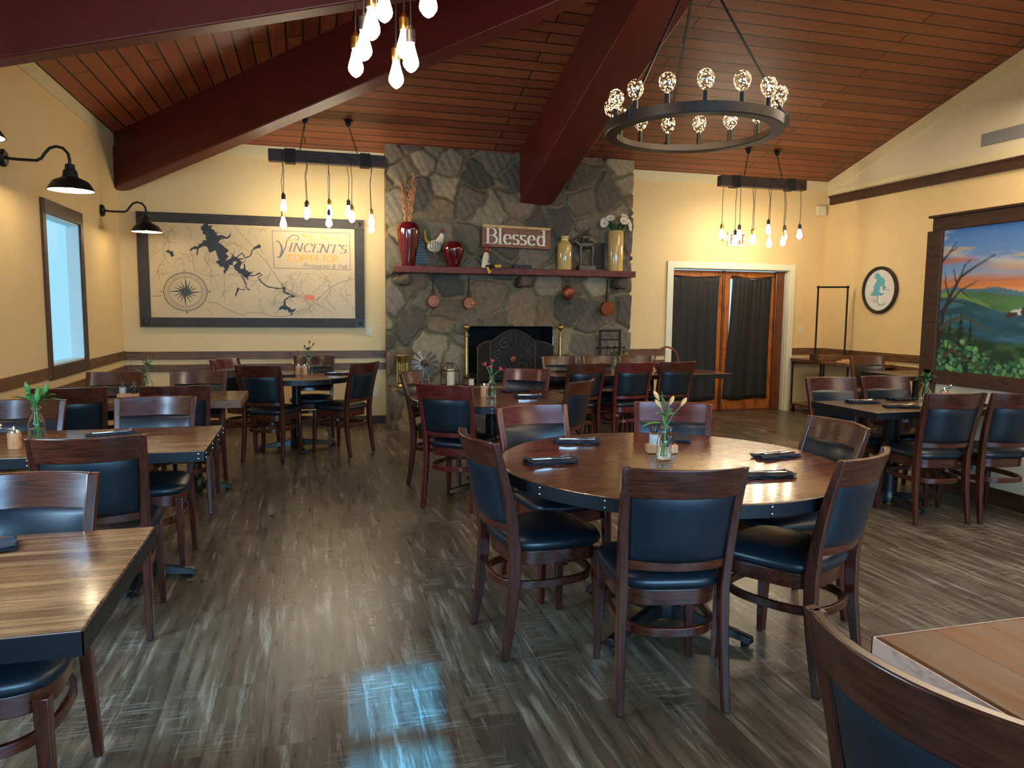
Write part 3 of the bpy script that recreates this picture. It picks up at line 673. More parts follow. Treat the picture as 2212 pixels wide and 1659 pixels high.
for pts, w in (([(865, 180), (920, 245), (1000, 330), (1060, 410), (1130, 480), (1180, 560), (1210, 610), (1270, 690), (1390, 790), (1480, 830), (1530, 880)], .006),
               ([(620, 842), (700, 855), (780, 905), (920, 965), (980, 938), (1080, 945), (1180, 972), (1300, 975), (1400, 930), (1500, 905), (1560, 850), (1700, 720), (1800, 670), (1925, 640)], .006),
               ([(160, 797), (250, 792)], .008), ([(500, 350), (510, 480), (530, 580), (640, 620), (770, 600), (765, 860)], .0035), ([(150, 260), (300, 250), (400, 180)], .0035),
               ([(1560, 850), (1640, 900), (1650, 980)], .0035), ([(1700, 760), (1680, 640), (1600, 560)], .0035), ([(1800, 775), (1880, 860), (1930, 900)], .0035)): rib(roads, wiggle(pts, 3, 3), w)
roads.build('roads', M_ink2, mp, ang=0)
def lake(cl, wd, spikes=1.0, kk=.001):   # a body of water: widths along a centre line, with coves
    pts = []; n = len(cl)
    for side in (1, -1):
        seq = range(n) if side == 1 else range(n - 1, -1, -1)
        for i in seq:
            a = cl[max(0, i - 1)]; b = cl[min(n - 1, i + 1)]; dx, dy = b[0] - a[0], b[1] - a[1]; d = math.hypot(dx, dy) or 1
            w = wd[i] if isinstance(wd, (list, tuple)) else wd
            for t in (0, .5):
                j = min(n - 1, i + 1) if side == 1 else max(0, i - 1)
                px = cl[i][0] + (cl[j][0] - cl[i][0]) * t; py = cl[i][1] + (cl[j][1] - cl[i][1]) * t
                ww = w * (rnd.uniform(.6, 1.0) if t == 0 else rnd.uniform(1.0, 1.75) * spikes)
                pts.append((px - side * dy / d * ww, py + side * dx / d * ww))
    # fan of quads between both banks
    m2 = len(pts) // 2
    for i in range(m2 - 1):
        q = [pts[i], pts[i + 1], pts[-2 - i], pts[-1 - i]]
        e_ = eps(); ink.add([mz(*p, kk + e_) for p in q], [(0, 1, 2, 3)])
def cov(x, y, a, ln, w):
    pts = [(x, y)]
    for k in range(4): a += rnd.uniform(-.4, .4); x += ln / 4 * math.cos(a); y += ln / 4 * math.sin(a); pts.append((x, y))
    rib(ink, pts, w * .0013, .001, .001)
main = [(600, 180), (625, 205), (650, 235), (690, 262), (720, 290), (650, 325), (660, 360), (715, 365), (745, 390), (760, 430), (765, 470), (765, 510), (800, 500), (850, 470), (885, 470), (900, 505), (880, 545), (905, 570), (935, 590), (960, 605), (945, 625)]
lake(main, [22, 38, 42, 40, 30, 44, 40, 44, 46, 42, 42, 40, 28, 16, 14, 20, 22, 20, 26, 34, 20])
lake([(640, 330), (600, 345), (560, 370), (520, 375), (490, 400)], [22, 18, 12, 9, 4]); lake([(720, 285), (760, 270), (800, 285), (825, 275), (838, 240)], [20, 14, 10, 8, 2], .7)
lake([(690, 270), (685, 305), (700, 340)], [26, 24, 28]); lake([(560, 370), (553, 410), (552, 440)], [8, 8, 2], .6); lake([(800, 510), (790, 560), (775, 598)], [26, 12, 3])
lake([(860, 470), (900, 440), (930, 415), (955, 460), (1000, 440), (1020, 390), (1060, 365), (1090, 350)], [7, 5, 5, 6, 5, 5, 14, 14], .8)
lake([(985, 615), (1040, 610), (1080, 590), (1095, 610), (1060, 630), (1090, 670), (1140, 710), (1200, 722), (1255, 728), (1290, 720), (1290, 760), (1340, 780), (1385, 797)], [4, 4, 5, 5, 4, 5, 5, 5, 4, 14, 10, 6, 5], .9)
lake([(1385, 797), (1330, 800), (1290, 830), (1290, 875), (1270, 895), (1240, 918)], [4, 5, 8, 10, 20, 4], .9); lake([(1275, 890), (1320, 905), (1350, 925), (1385, 905)], [14, 18, 14, 3]); lake([(1335, 925), (1355, 955), (1335, 968)], [5, 6, 3], .8)
lake([(945, 510), (948, 560), (955, 590)], [6, 8, 20], .8); lake([(930, 630), (945, 670), (960, 690), (955, 710), (975, 735), (990, 740)], [4, 6, 5, 4, 4, 6], .8); lake([(865, 800), (875, 760), (890, 722), (905, 735), (970, 740)], [3, 8, 9, 3, 2], .8)
lake([(290, 408), (325, 412), (345, 425), (362, 440)], [2, 12, 20, 3]); lake([(1275, 675), (1275, 710), (1285, 730)], [2, 4, 10], .6)
for _ in range(46):
    i = rnd.randint(0, len(main) - 1); cov(main[i][0] + rnd.uniform(-20, 20), main[i][1] + rnd.uniform(-15, 15), rnd.uniform(0, 6.3), rnd.uniform(50, 80), rnd.uniform(10, 20))
rose = MB(); lakes = ink; ink = rose
# compass rose
cx0, cy0 = 444, 757
def cp(r, a): return (cx0 + r * math.sin(a), cy0 - r * .93 * math.cos(a))
for r, w in ((180, .007), (168, .002), (135, .003), (150, .0015)): rib(ink, [cp(r, 2 * PI * i / 64) for i in range(65)], w, None, .001)
for i in range(72): rib(ink, [cp(157, 2 * PI * i / 72), cp(163, 2 * PI * i / 72)], .003, None, .001)
for i in range(36): rib(ink, [cp(144, 2 * PI * i / 36 - .03), cp(144, 2 * PI * i / 36 + .03)], .005, None, .001)
for i in range(16):
    a = 2 * PI * i / 16; ln = 150 if i % 4 == 0 else (105 if i % 2 == 0 else 118); b = 46 if i % 4 == 0 else 34
    ink.add([mz(*cp(ln, a), .0012), mz(*cp(b, a + .35), .0012), mz(cx0, cy0, .0012)], [(0, 1, 2)])
def maptext(mb, s, font, u0, v0, u1, v1, hh, k=.0015, **kw):
    q, tw = text_quads(s, font, **kw)
    for quad in q:
        k += 2e-5 if k < .003 else -.0012
        mb.add([mz(u0 + (u1 - u0) * px / tw, v0 + (v1 - v0) * px / tw - hh * py, k) for px, py in quad], [(0, 1, 2, 3)])
for ch, x, y in (('N', 430, 583), ('S', 442, 948), ('E', 636, 766), ('W', 236, 765)):
    maptext(ink, ch, SANS, x, y, x + 18, y, 18, w=.22)
rose.build('compass_rose', M_ink, mp, ang=0); ink = lakes
# logo panel: outline and lettering, taken from the photograph's own wording
for a, b in (((1193, 222), (1885, 243)), ((1885, 243), (1890, 562)), ((1890, 562), (1205, 547)), ((1205, 547), (1193, 222))): rib(let, [a, b], .006, None, .001)
maptext(let, "INCENT'S", GL, 1325, 400, 1850, 421, 76, nib=(.055, .014), slant=.22)
s_ = 5.53 / 14.0
def lp(x, y): return (1185 + x * .357, 158 + y * .357)     # the logo's own drawing units
rib(let, [lp(*p) for p in [(110, 445), (150, 425), (190, 450), (230, 520), (255, 600), (250, 700), (225, 790)]], .006, .030, .0015)
rib(let, [lp(*p) for p in [(225, 790), (190, 825), (150, 825), (135, 805)]], .022, .006, .0015)
rib(let, [lp(*p) for p in [(215, 800), (290, 700), (350, 560), (380, 430), (430, 350), (500, 295), (580, 280), (650, 300), (680, 340), (675, 385), (640, 405), (610, 390)]], .014, .009, .0015)
for pl, w in (([(290, 440), (370, 400), (400, 395)], .010), ([(430, 390), (500, 425), (620, 345)], .020), ([(720, 280), (745, 265)], .012), ([(770, 250), (830, 320), (930, 310), (1050, 440)], .036), ([(1040, 350), (1130, 345)], .010), ([(1110, 420), (1230, 445)], .010),
              ([(1245, 300), (1300, 300)], .012), ([(1250, 330), (1340, 370), (1440, 465)], .028), ([(1330, 355), (1480, 360)], .016), ([(1525, 365), (1620, 375), (1790, 470)], .016)):
    rib(gold, [lp(*p) for p in pl], w, w * .25, .0015)
maptext(gold, 'COPPER TOP', SANS, 1322, 486, 1775, 496, 58, w=.20)
maptext(let, 'Restaurant & Pub', GL, 1458, 541, 1860, 552, 36, nib=(.045, .014), slant=.25)
mark.add([mz(1468, 787, .001), mz(1557, 785, .001), mz(1558, 832, .001), mz(1470, 824, .001)], [(0, 1, 2, 3)]); rib(mark, [(1525, 828), (1545, 850)], .012, .002, .001)
ink.build('lakes', M_ink, mp, ang=0); let.build('lettering', M_letter, mp, ang=0); gold.build('copper_lettering', M_gold, mp, ang=0); mark.build('map_marker', M_redmark, mp, ang=0)

# ------------------------------------------------------------------ mural on the partition
PXW = 5.03
part = struct(MB().box(PXW, PXW + .12, 1.6, 5.10, 0, 2.13).build('wall_partition', M_wallw, ang=0))
struct(box('baseboard_partition', M_base, PXW - .018, PXW, 1.6, 5.10, 0, .13))
mu = thing('mural', 'framed mural of a sunset sky, green hills, a bare tree and a flying eagle', 'painting', (PXW, 3.6, 1.6))
def mur(u0, u1, z0, z1, step=.0095):
    ys = np.arange(u0, u1, step); zz = np.arange(z0, z1, step); Yg, Zg = np.meshgrid(ys, zz)
    s = (u1 - Yg); t = (Zg - z0) / (z1 - z0)       # s metres from the left edge, t height 0..1
    h = z1 - z0; x = s / h * 1.0
    def fb(a, b, sd):
        v = 0
        for k in range(5): f = 2 ** k; v = v + np.sin(a * f * 1.7 + sd * (k + 1) * 1.3 + 1.9 * np.sin(b * f * 1.3 + sd)) * np.sin(b * f * 2.1 + sd * 2 + k) / f
        return v / 1.6
    L = lambda r, g, b: np.array(srgb(r, g, b)[:3])
    def mixc(c, k, col): k = np.clip(k, 0, 1)[..., None]; return c * (1 - k) + col * k
    sm = lambda a, b, v: np.clip((v - a) / (b - a), 0, 1)
    c = np.zeros(Yg.shape + (3,)) + L(84, 138, 206)
    c = mixc(c, sm(.98, .66, t), L(140, 172, 206))
    n1 = fb(x * 2.2, t * 6, 1.); n2 = fb(x * 5, t * 16, 2.4)
    c = mixc(c, sm(.0, .35, n1 + .25 * n2 - .9 * np.abs(t - .88) * 3 + .1) * .9, L(206, 208, 204))
    c = mixc(c, sm(.1, .4, fb(x * 3, t * 20, 5) - 8 * np.abs(t - .83) + .1) * .8, L(226, 190, 128))
    c = mixc(c, sm(.035, .0, np.abs(t - .775 - .01 * np.sin(x * 9) + .02 * x)) * sm(.35, .15, x), L(206, 122, 74))
    c = mixc(c, sm(.05, .0, np.abs(t - .71 - .015 * np.sin(x * 5))) * .8 * sm(.2, .5, x), L(232, 176, 112))
    c = mixc(c, sm(.70, .60, t + .02 * n2) , L(236, 170, 118)); c = mixc(c, sm(.04, .0, np.abs(t - .635 + .012 * n2)) * .9, L(214, 122, 66)); c = mixc(c, sm(.035, .0, np.abs(t - .60 - .012 * n1)), L(232, 134, 62))
    hl = .575 + .012 * np.sin(x * 7) + .01 * np.sin(x * 17)
    c = np.where((t < hl)[..., None], L(92, 128, 136) + (.03 * n2)[..., None], c)
    h2 = .53 + .03 * np.sin(x * 4 + 1); c = np.where((t < h2)[..., None], (L(88, 128, 78) * (1 + .35 * n2[..., None])), c)
    c = mixc(c, sm(.05, .3, fb(x * 4, t * 7, 8.) + .2) * (t < h2) * .7, L(140, 164, 78))
    h3 = .52 - .16 * x + .02 * np.sin(x * 9); k3 = t < h3 - .05 * np.maximum(0, x - .6)
    c = np.where(k3[..., None], L(44, 92, 104) * (1 + .3 * n1[..., None]), c)
    c = mixc(c, sm(.0, .3, fb(x * 6, t * 9, 3.)) * k3 * .5, L(34, 74, 74)); c = mixc(c, sm(.2, .5, fb(x * 5, t * 12, 9.)) * k3 * .6, L(80, 136, 150))
    h4 = .30 + .05 * np.sin(x * 5 + 2) - .04 * x; k4 = t < h4
    c = mixc(c, sm(0, .03, h4 - t), L(38, 66, 44)); c = mixc(c, sm(.1, .3, fb(x * 9, t * 12, 6.)) * sm(0, .03, h4 - t) * .7, L(70, 108, 62))
    for tx, w, hh in ((.10, .035, .42), (.19, .05, .44), (.27, .04, .40), (.82, .05, .26), (1.2, .06, .4)):
        k = (np.abs(x - tx) < w * (hh - t) * 3 * (.8 + .3 * np.sin(t * 130))) & (t < hh); c = np.where(k[..., None], L(26, 50, 40), c)
    for _ in range(420):
        bx, bt = rnd.uniform(0, 1.5), rnd.uniform(0, .22); rr = rnd.uniform(.006, .018)
        if bt > .20 - .10 * bx + .06 * math.sin(bx * 9): continue
        k = ((x - bx) ** 2 + (t - bt) ** 2) < rr ** 2 * (1 + .8 * n2); c = np.where(k[..., None], np.array([L(66, 128, 74), L(96, 156, 92), L(52, 106, 66), L(122, 172, 104)][rnd.randint(0, 3)]) * (1 + .25 * n2[..., None]), c)
    def line(pts, w0, w1, col):
        nonlocal c
        n = len(pts) - 1
        for i in range(n):
            (ax, at), (bx, bt) = pts[i], pts[i + 1]; dx, dt = bx - ax, bt - at; q = np.clip(((x - ax) * dx + (t - at) * dt) / (dx * dx + dt * dt + 1e-9), 0, 1)
            d = np.hypot(x - ax - q * dx, t - at - q * dt); w = w0 + (w1 - w0) * (i + q) / n
            c = mixc(c, sm(w + .003, w - .001, d), col)
    dk = L(58, 44, 46)
    line([(0, .17), (.03, .30), (.03, .40), (.08, .52), (.16, .66), (.26, .72), (.42, .80)], .022, .003, dk); line([(.02, .42), (.10, .50), (.17, .57), (.30, .63)], .012, .002, dk)
    line([(.08, .52), (.04, .62), (.03, .70)], .007, .002, dk); line([(0, .78), (.06, .84), (.12, .87)], .008, .002, dk); line([(.06, .84), (.11, .91)], .005, .002, dk); line([(.16, .66), (.19, .74), (.24, .78)], .006, .002, dk)
    line([(.13, .62), (.10, .72)], .005, .002, dk); line([(.10, .50), (.22, .48)], .006, .002, dk); line([(.17, .57), (.24, .52)], .005, .002, dk)
    line([(.02, .30), (.10, .36), (.22, .39), (.34, .33), (.44, .29)], .014, .003, L(84, 80, 62)); line([(.05, .10), (.14, .15), (.22, .10), (.34, .06)], .010, .003, L(92, 62, 50))
    # eagle
    line([(.58, .415), (.66, .425)], .016, .020, L(232, 226, 216)); line([(.55, .40), (.60, .41)], .018, .012, L(70, 60, 54)); line([(.66, .425), (.84, .44)], .024, .02, L(70, 54, 46)); line([(.66, .42), (.74, .33), (.86, .22)], .026, .010, L(84, 62, 52)); line([(.74, .46), (.80, .60), (.78, .70)], .026, .010, L(80, 58, 48))
    line([(.80, .435), (.88, .44)], .017, .014, L(238, 234, 226)); line([(.885, .438), (.90, .432)], .008, .004, L(226, 176, 60))
    return Yg, Zg, np.clip(c, 0, 1)
MY0, MY1, MZ0, MZ1 = 1.95, 4.955, .985, 2.128
Yg, Zg, Cg = mur(MY0, MY1, MZ0, MZ1)
P = np.stack([np.full(Yg.shape, -.012), Yg - 3.6, Zg - 1.6], -1); cv = grid_obj('canvas', P, Cg, M_mural, mu)
box('canvas_backing', M_board, -.011, -.001, MY0 - 3.6, MY1 - 3.6, MZ0 - 1.6, MZ1 - 1.6, mu)
q = lambda y0, y1, z0, z1, d=.035, nm='frame_rail': box(nm, M_frame, -d, -.001, y0 - 3.6, y1 - 3.6, z0 - 1.6, z1 - 1.6, mu, bevel=.003)
q(MY0 - .1, MY1 + .1, MZ1, MZ1 + .105); q(MY0 - .12, MY1 + .13, MZ1 + .105, MZ1 + .125, .055, 'frame_cap'); q(MY0 - .1, MY1 + .1, MZ0 - .11, MZ0)
box('frame_post', M_frame, -.035, .125, MY1 - 3.6, MY1 + .15 - 3.6, -1.6, MZ1 - 1.6, mu, bevel=.003)
q(MY0 - .1, MY0, MZ0, MZ1)

# ------------------------------------------------------------------ small things on the walls
ls = thing('lake_sign', 'round white lake map sign in a dark frame on the right wall', 'sign', (XR - .003, 8.24, 1.755), 0)
Mx = Matrix.Rotation(-PI / 2, 4, 'Y')
MB().lathe([(.275, .0), (.275, .012), (0, .012)], 48, Mx).build('board', M_white2, ls)
MB().lathe([(.272, .0), (.312, .0), (.312, .03), (.300, .036), (.272, .03), (.272, 0)], 48, Mx, cap=False).build('frame', M_bronze, ls)
tm = MB()
def lsq(pts, w, w1=None):
    for a in ribbon(pts, w, w1): e_ = eps(); tm.add([(-.0135 - e_, -x * 1.3, z * 1.15) for x, z in a], [(0, 1, 2, 3)])
rr = random.Random(9)
for pts, w, w1 in (([(-.06, .19), (-.03, .15), (.02, .10), (.03, .07)], .05, .09), ([(.0, .10), (-.04, .04), (-.05, -.01), (-.03, -.04)], .09, .07), ([(.03, .08), (.06, .03), (.04, .0), (.09, .03)], .04, .01), ([(-.05, 0), (-.10, -.05), (-.12, -.06)], .05, .01), ([(-.03, -.03), (.02, -.05), (.06, -.04)], .05, .01), ([(-.02, -.05), (-.03, -.12), (.0, -.17), (.05, -.17), (.09, -.15)], .016, .008)): lsq(pts, w, w1)
for _ in range(26):
    a = rr.uniform(0, 6.3); x, z = rr.choice([(-.03, .14), (.01, .09), (-.04, .03), (-.05, -.02)]); lsq([(x, z), (x + .07 * math.cos(a), z + .06 * math.sin(a))], .022, .002)
tm.build('lake', M_teal, ls, ang=0)
bt = MB()
for y0, z0, w in ((-.17, -.02, .03), (-.13, -.13, .07), (-.11, -.155, .06), (.10, 0.0, .07)): 
    for a in ribbon([(y0, z0), (y0 + w, z0)], .007): bt.add([(-.0135, -x, z) for x, z in a], [(0, 1, 2, 3)])
bt.build('small_print', M_letter, ls, ang=0)
vt = tag(MB().box(XR - .02, XR - .004, 5.35, 6.83, 3.325, 3.46).build('air_vent', M_grille, ang=0, bevel=.003), 'long grey air vent high on the pale right gable wall', 'vent')
ex = thing('exit_sign', 'lit EXIT sign on the back wall behind the right hanging bulbs', 'sign', (5.87, YB, 2.46))
box('plate', M_doortrim, -.145, .145, -.03, -.002, -.10, .10, ex, bevel=.006)
tmb = MB(); put_text(tmb, 'EXIT', SANS, lambda x, z: (x, -.0315, z), .23, .13, (-.11, -.065), w=.17); tmb.build('lettering', M_exitred, ex, ang=0)
box('housing', M_plate, -.235, -.165, -.06, -.002, -.03, .06, ex, bevel=.01)
ex.location.z = 2.47
tag(box('speaker_box', M_plate, 7.16, 7.30, YB - .06, YB - .002, 2.85, 2.99, bevel=.006, org=True), 'small pale speaker box in the back right corner near the rail', 'speaker')
def wallplate(name, label, cat, x, z, w, h, kind):
    t = thing(name, label, cat, (x, YB - .001, z)); box('cover', M_plate, -w / 2, w / 2, -.006, 0, -h / 2, h / 2, t, bevel=.002)
    if kind == 'outlet':
        for dz in (-.025, .025): box('socket', M_doortrim, -.016, .016, -.009, -.006, dz - .014, dz + .014, t)
    else:
        for dx in ((-.025, .025) if w > .1 else (0,)): box('toggle', M_doortrim, dx - .006, dx + .006, -.016, -.006, -.012, .014, t)
    return t
wallplate('light_switch', 'ivory double light switch right of the curtained doors', 'switch', 7.01, 1.20, .118, .115, 's')
wallplate('light_switch', 'ivory wall switch just below the lake map frame', 'switch', .735, 1.17, .08, .12, 's')
wallplate('wall_outlet', 'ivory wall outlet low on the wall near the chimney', 'outlet', .80, .40, .075, .12, 'outlet')

# ------------------------------------------------------------------ sconces
def sconce(y, z, label, on=True):
    t = thing('wall_sconce', label, 'lamp', (XL, y, z), 0, 'black gooseneck sconces on the left wall')
    MB().lathe([(.062, 0), (.062, .02), (.05, .032), (0, .034)], 20, Matrix.Rotation(PI / 2, 4, 'Y')).build('wall_plate', M_black, t)
    pts = [(.03, 0, 0)] + [(x_, 0, -.005) for x_ in (.10, .18, .22)] + [(.25, 0, .012), (.275, 0, .05), (.305, 0, .085), (.345, 0, .10), (.39, 0, .09), (.42, 0, .055), (.428, 0, .01), (.428, 0, -.02)]
    MB().tube(pts, .0105, 10).build('arm', M_black, t)
    sh = MB().lathe([(.030, -.02), (.034, -.055), (.045, -.065), (.052, -.11), (.105, -.135), (.118, -.145), (.155, -.205), (.150, -.205), (.112, -.148), (.048, -.116), (.030, -.07)], 36, Matrix.Translation((.428, 0, 0)), cap=False).build('shade', M_black, t)
    MB().lathe([(.1475, -.204), (.110, -.152), (.045, -.122)], 36, Matrix.Translation((.428, 0, 0)), cap=False).build('shade_lining', M_shadein, sh)
    MB().ball((.428, 0, -.165), .032, 14).build('bulb', M_sconce, t)
    l = lamp('sconce_light', 'POINT', (XL + .428, y, z - .19), 7, (1, .76, .46), .03)
    return t
sconce(8.64, 2.435, 'black gooseneck sconce beside the top left corner of the lake map')
sconce(6.05, 2.475, 'black gooseneck sconce above the tall window, nearer the camera')
sconce(4.40, 2.50, 'black gooseneck sconce cut off by the left edge of the view')

# ------------------------------------------------------------------ bulb pendants
def bulb_drop(parent, x, y, ztop, zb, seed, mr=.036, sc=1.0, loop=True):
    """cord, socket and glowing bulb; zb is the bulb tip"""
    rn = random.Random(seed); k = sc
    zs = zb + .20 * k
    w = rn.uniform(-.012, .012); y0 = -.045 if loop else 0
    c = MB().tube([(x, y + y0, ztop - .05), (x + w, y, ztop - .16), (x - w, y, (ztop + zs) / 2), (x, y, zs)], .0035, 6).build('cord', M_black, parent)
    s = MB().lathe([(.008, zs), (.011, zs - .012), (.021, zs - .02), (.0225, zs - .03), (.0215, zs - .05), (.0225, zs - .055), (.021, zs - .07), (.020, zs - .075)], 16, c=(x, y)).build('socket', M_brasssock if rn.random() < .6 else M_bronze, parent)
    b0 = zs - .07
    MB().lathe([(.0135, b0), (.016, b0 - .012), (.024 * k, b0 - .045 * k), (mr * .92 * k, b0 - .075 * k), (mr * k, b0 - .092 * k), (mr * .93 * k, b0 - .105 * k), (mr * .55 * k, b0 - .124 * k), (.004, b0 - .134 * k)], 18, c=(x, y)).build('bulb', M_bulb, parent)
def pendant(loc, bx0, bx1, bz0, bz1, drops, label, hooks, rz=0, sc=1.0):
    t = thing('pendant_lamp', label, 'lamp', loc, rz, 'wooden bar pendants with bare bulbs')
    MB().box(bx0, bx1, -.05, .05, bz0, bz1).build('wooden_bar', M_darkbar, t, bevel=.006)
    for f in (.18, .82):
        xc = bx0 + (bx1 - bx0) * f
        w = MB()
        for k in range(7): w.tube([(xc - .05 + k * .0165, -.056, bz0 - .006), (xc - .05 + k * .0165, .056, bz0 - .006), (xc - .05 + k * .0165, .056, bz1 + .006), (xc - .05 + k * .0165, -.056, bz1 + .006)], .0085, 6, closed=True)
        w.build('cord_wrap', M_rope, t)
    for k, (x, y, zb) in enumerate(drops): bulb_drop(t, x, y, bz1, zb, 100 + k + int(loc[0] * 10), sc=sc)
    for (hx, hy, hz), ax in hooks:
        MB().ball((hx, hy, hz - .03), .032, 14).lathe([(.05, hz), (.05, hz - .008), (0, hz - .01)], 20, c=(hx, hy)).build('canopy', M_black, t)
        m = MB(); a, b = Vector((hx, hy, hz - .05)), Vector((ax, 0, bz1 - .01)); d = b - a; n = max(6, int(d.length / .032))
        rot = d.to_track_quat('Z', 'X').to_matrix().to_4x4()
        for i in range(n):
            M = Matrix.Translation(a + d * ((i + .5) / n)) @ rot @ Matrix.Rotation(PI / 2 * (i % 2), 4, 'Z')
            m.tube([(.009 * math.cos(q), 0, .020 * math.sin(q)) for q in [2 * PI * j / 8 for j in range(8)]], .0028, 5, M, closed=True)
        m.build('chain', M_black, t)
    return t
cz = lambda y: ZC + SB * (YB - y)
pendant((.245, 8.65, 0), -.63, .63, 3.035, 3.165, [(-.48, -.05, 2.50), (-.49, .05, 2.325), (-.24, -.03, 2.43), (-.23, .06, 2.45), (.0, -.03, 2.35), (.01, .06, 2.475), (.22, .06, 2.48), (.25, -.05, 2.41), (.465, -.05, 2.375), (.47, .05, 2.31)],
        'wooden bar pendant with ten bulbs hanging in front of the lake map', [((-.24, .08, cz(8.73)), -.30), ((.23, .08, cz(8.73)), .33)])
pendant((5.77, 8.65, 0), -.64, .64, 3.06, 3.19, [(-.545, .05, 2.395), (-.41, -.05, 2.312), (-.285, .05, 2.395), (-.16, -.05, 2.326), (-.065, .06, 2.349), (.08, -.05, 2.466), (.17, .05, 2.308), (.31, -.05, 2.323), (.40, .05, 2.409), (.557, -.05, 2.424)],
        'wooden bar pendant with ten bulbs hanging before the EXIT sign', [((-.21, .03, cz(8.68)), -.28), ((.22, .03, cz(8.68)), .30)])
zf = ZC + (ZA - ZC) * (3.2 - YF) / (YA - YF)
pendant((.36, 3.25, 0), -.55, .75, 3.30, 3.42, [(.45, .12, 2.545), (.20, .10, 2.545), (-.02, .085, 2.56), (.10, .02, 2.68), (.45, -.07, 2.51), (.22, -.11, 2.52), (.30, -.09, 2.60), (-.22, -.12, 2.60), (-.3, .09, 2.72)],
        'nearest bulb pendant, its lit bulbs clustered at the top of the view', [((-.30, .0, zf - .1), -.3), ((.40, .0, zf + .03), .4)], rz=PI / 2)

# ------------------------------------------------------------------ ring chandelier
ch = thing('chandelier', 'black ring chandelier with globe bulbs hung on three rods', 'chandelier', (2.395, 4.38, 2.585))
RR = .555
MB().lathe([(RR - .075, -.012), (RR, -.012), (RR + .004, -.004), (RR + .004, .052), (RR - .004, .052), (RR - .004, .0), (RR - .035, .0), (RR - .035, -.004), (RR - .07, -.004), (RR - .07, .03), (RR - .078, .03), (RR - .078, -.008), (RR - .075, -.012)], 96, cap=False).build('ring', M_bronze, ch, ang=25)
NB = 15
for i in range(NB):
    a = 2 * PI * (i + .35) / NB; x, y = (RR - .036) * math.cos(a), (RR - .036) * math.sin(a)
    s = MB().lathe([(.016, .0), (.016, .115), (.013, .115)], 14, c=(x, y)).build('candle_socket', M_black, ch)
    MB().lathe([(.013, .115), (.020, .128), (.036, .142), (.046, .162), (.049, .184), (.046, .206), (.035, .224), (.018, .234), (0, .236)], 22, c=(x, y)).build('globe_bulb', M_globe, s)
top = Vector((0, 0, 1.06))
for a in (200, 320, 80):
    p = Vector((RR * math.cos(R_(a)), RR * math.sin(R_(a)), .05)); d = top - p
    MB().tube([p + d * .03, top], .0085, 8).tube([p + d * -.02 + Vector((0, 0, .0)), p + d * .03], .013, 8).box(p.x - .02, p.x + .02, p.y - .02, p.y + .02, -.01, .056).build('rod', M_black, ch)
ct = ZC + (ZA - ZC) * (4.38 - YF) / (YA - YF) - 2.60
MB().tube([top, (0, 0, ct)], .010, 8).lathe([(.03, 1.03), (.03, 1.09), (.012, 1.10)], 14).lathe([(.07, ct - .02), (.07, ct), (0, ct)], 24).build('stem', M_black, ch)
lamp('chandelier_light', 'POINT', (2.42, 4.38, 2.78), 14, (1, .74, .40), .3)

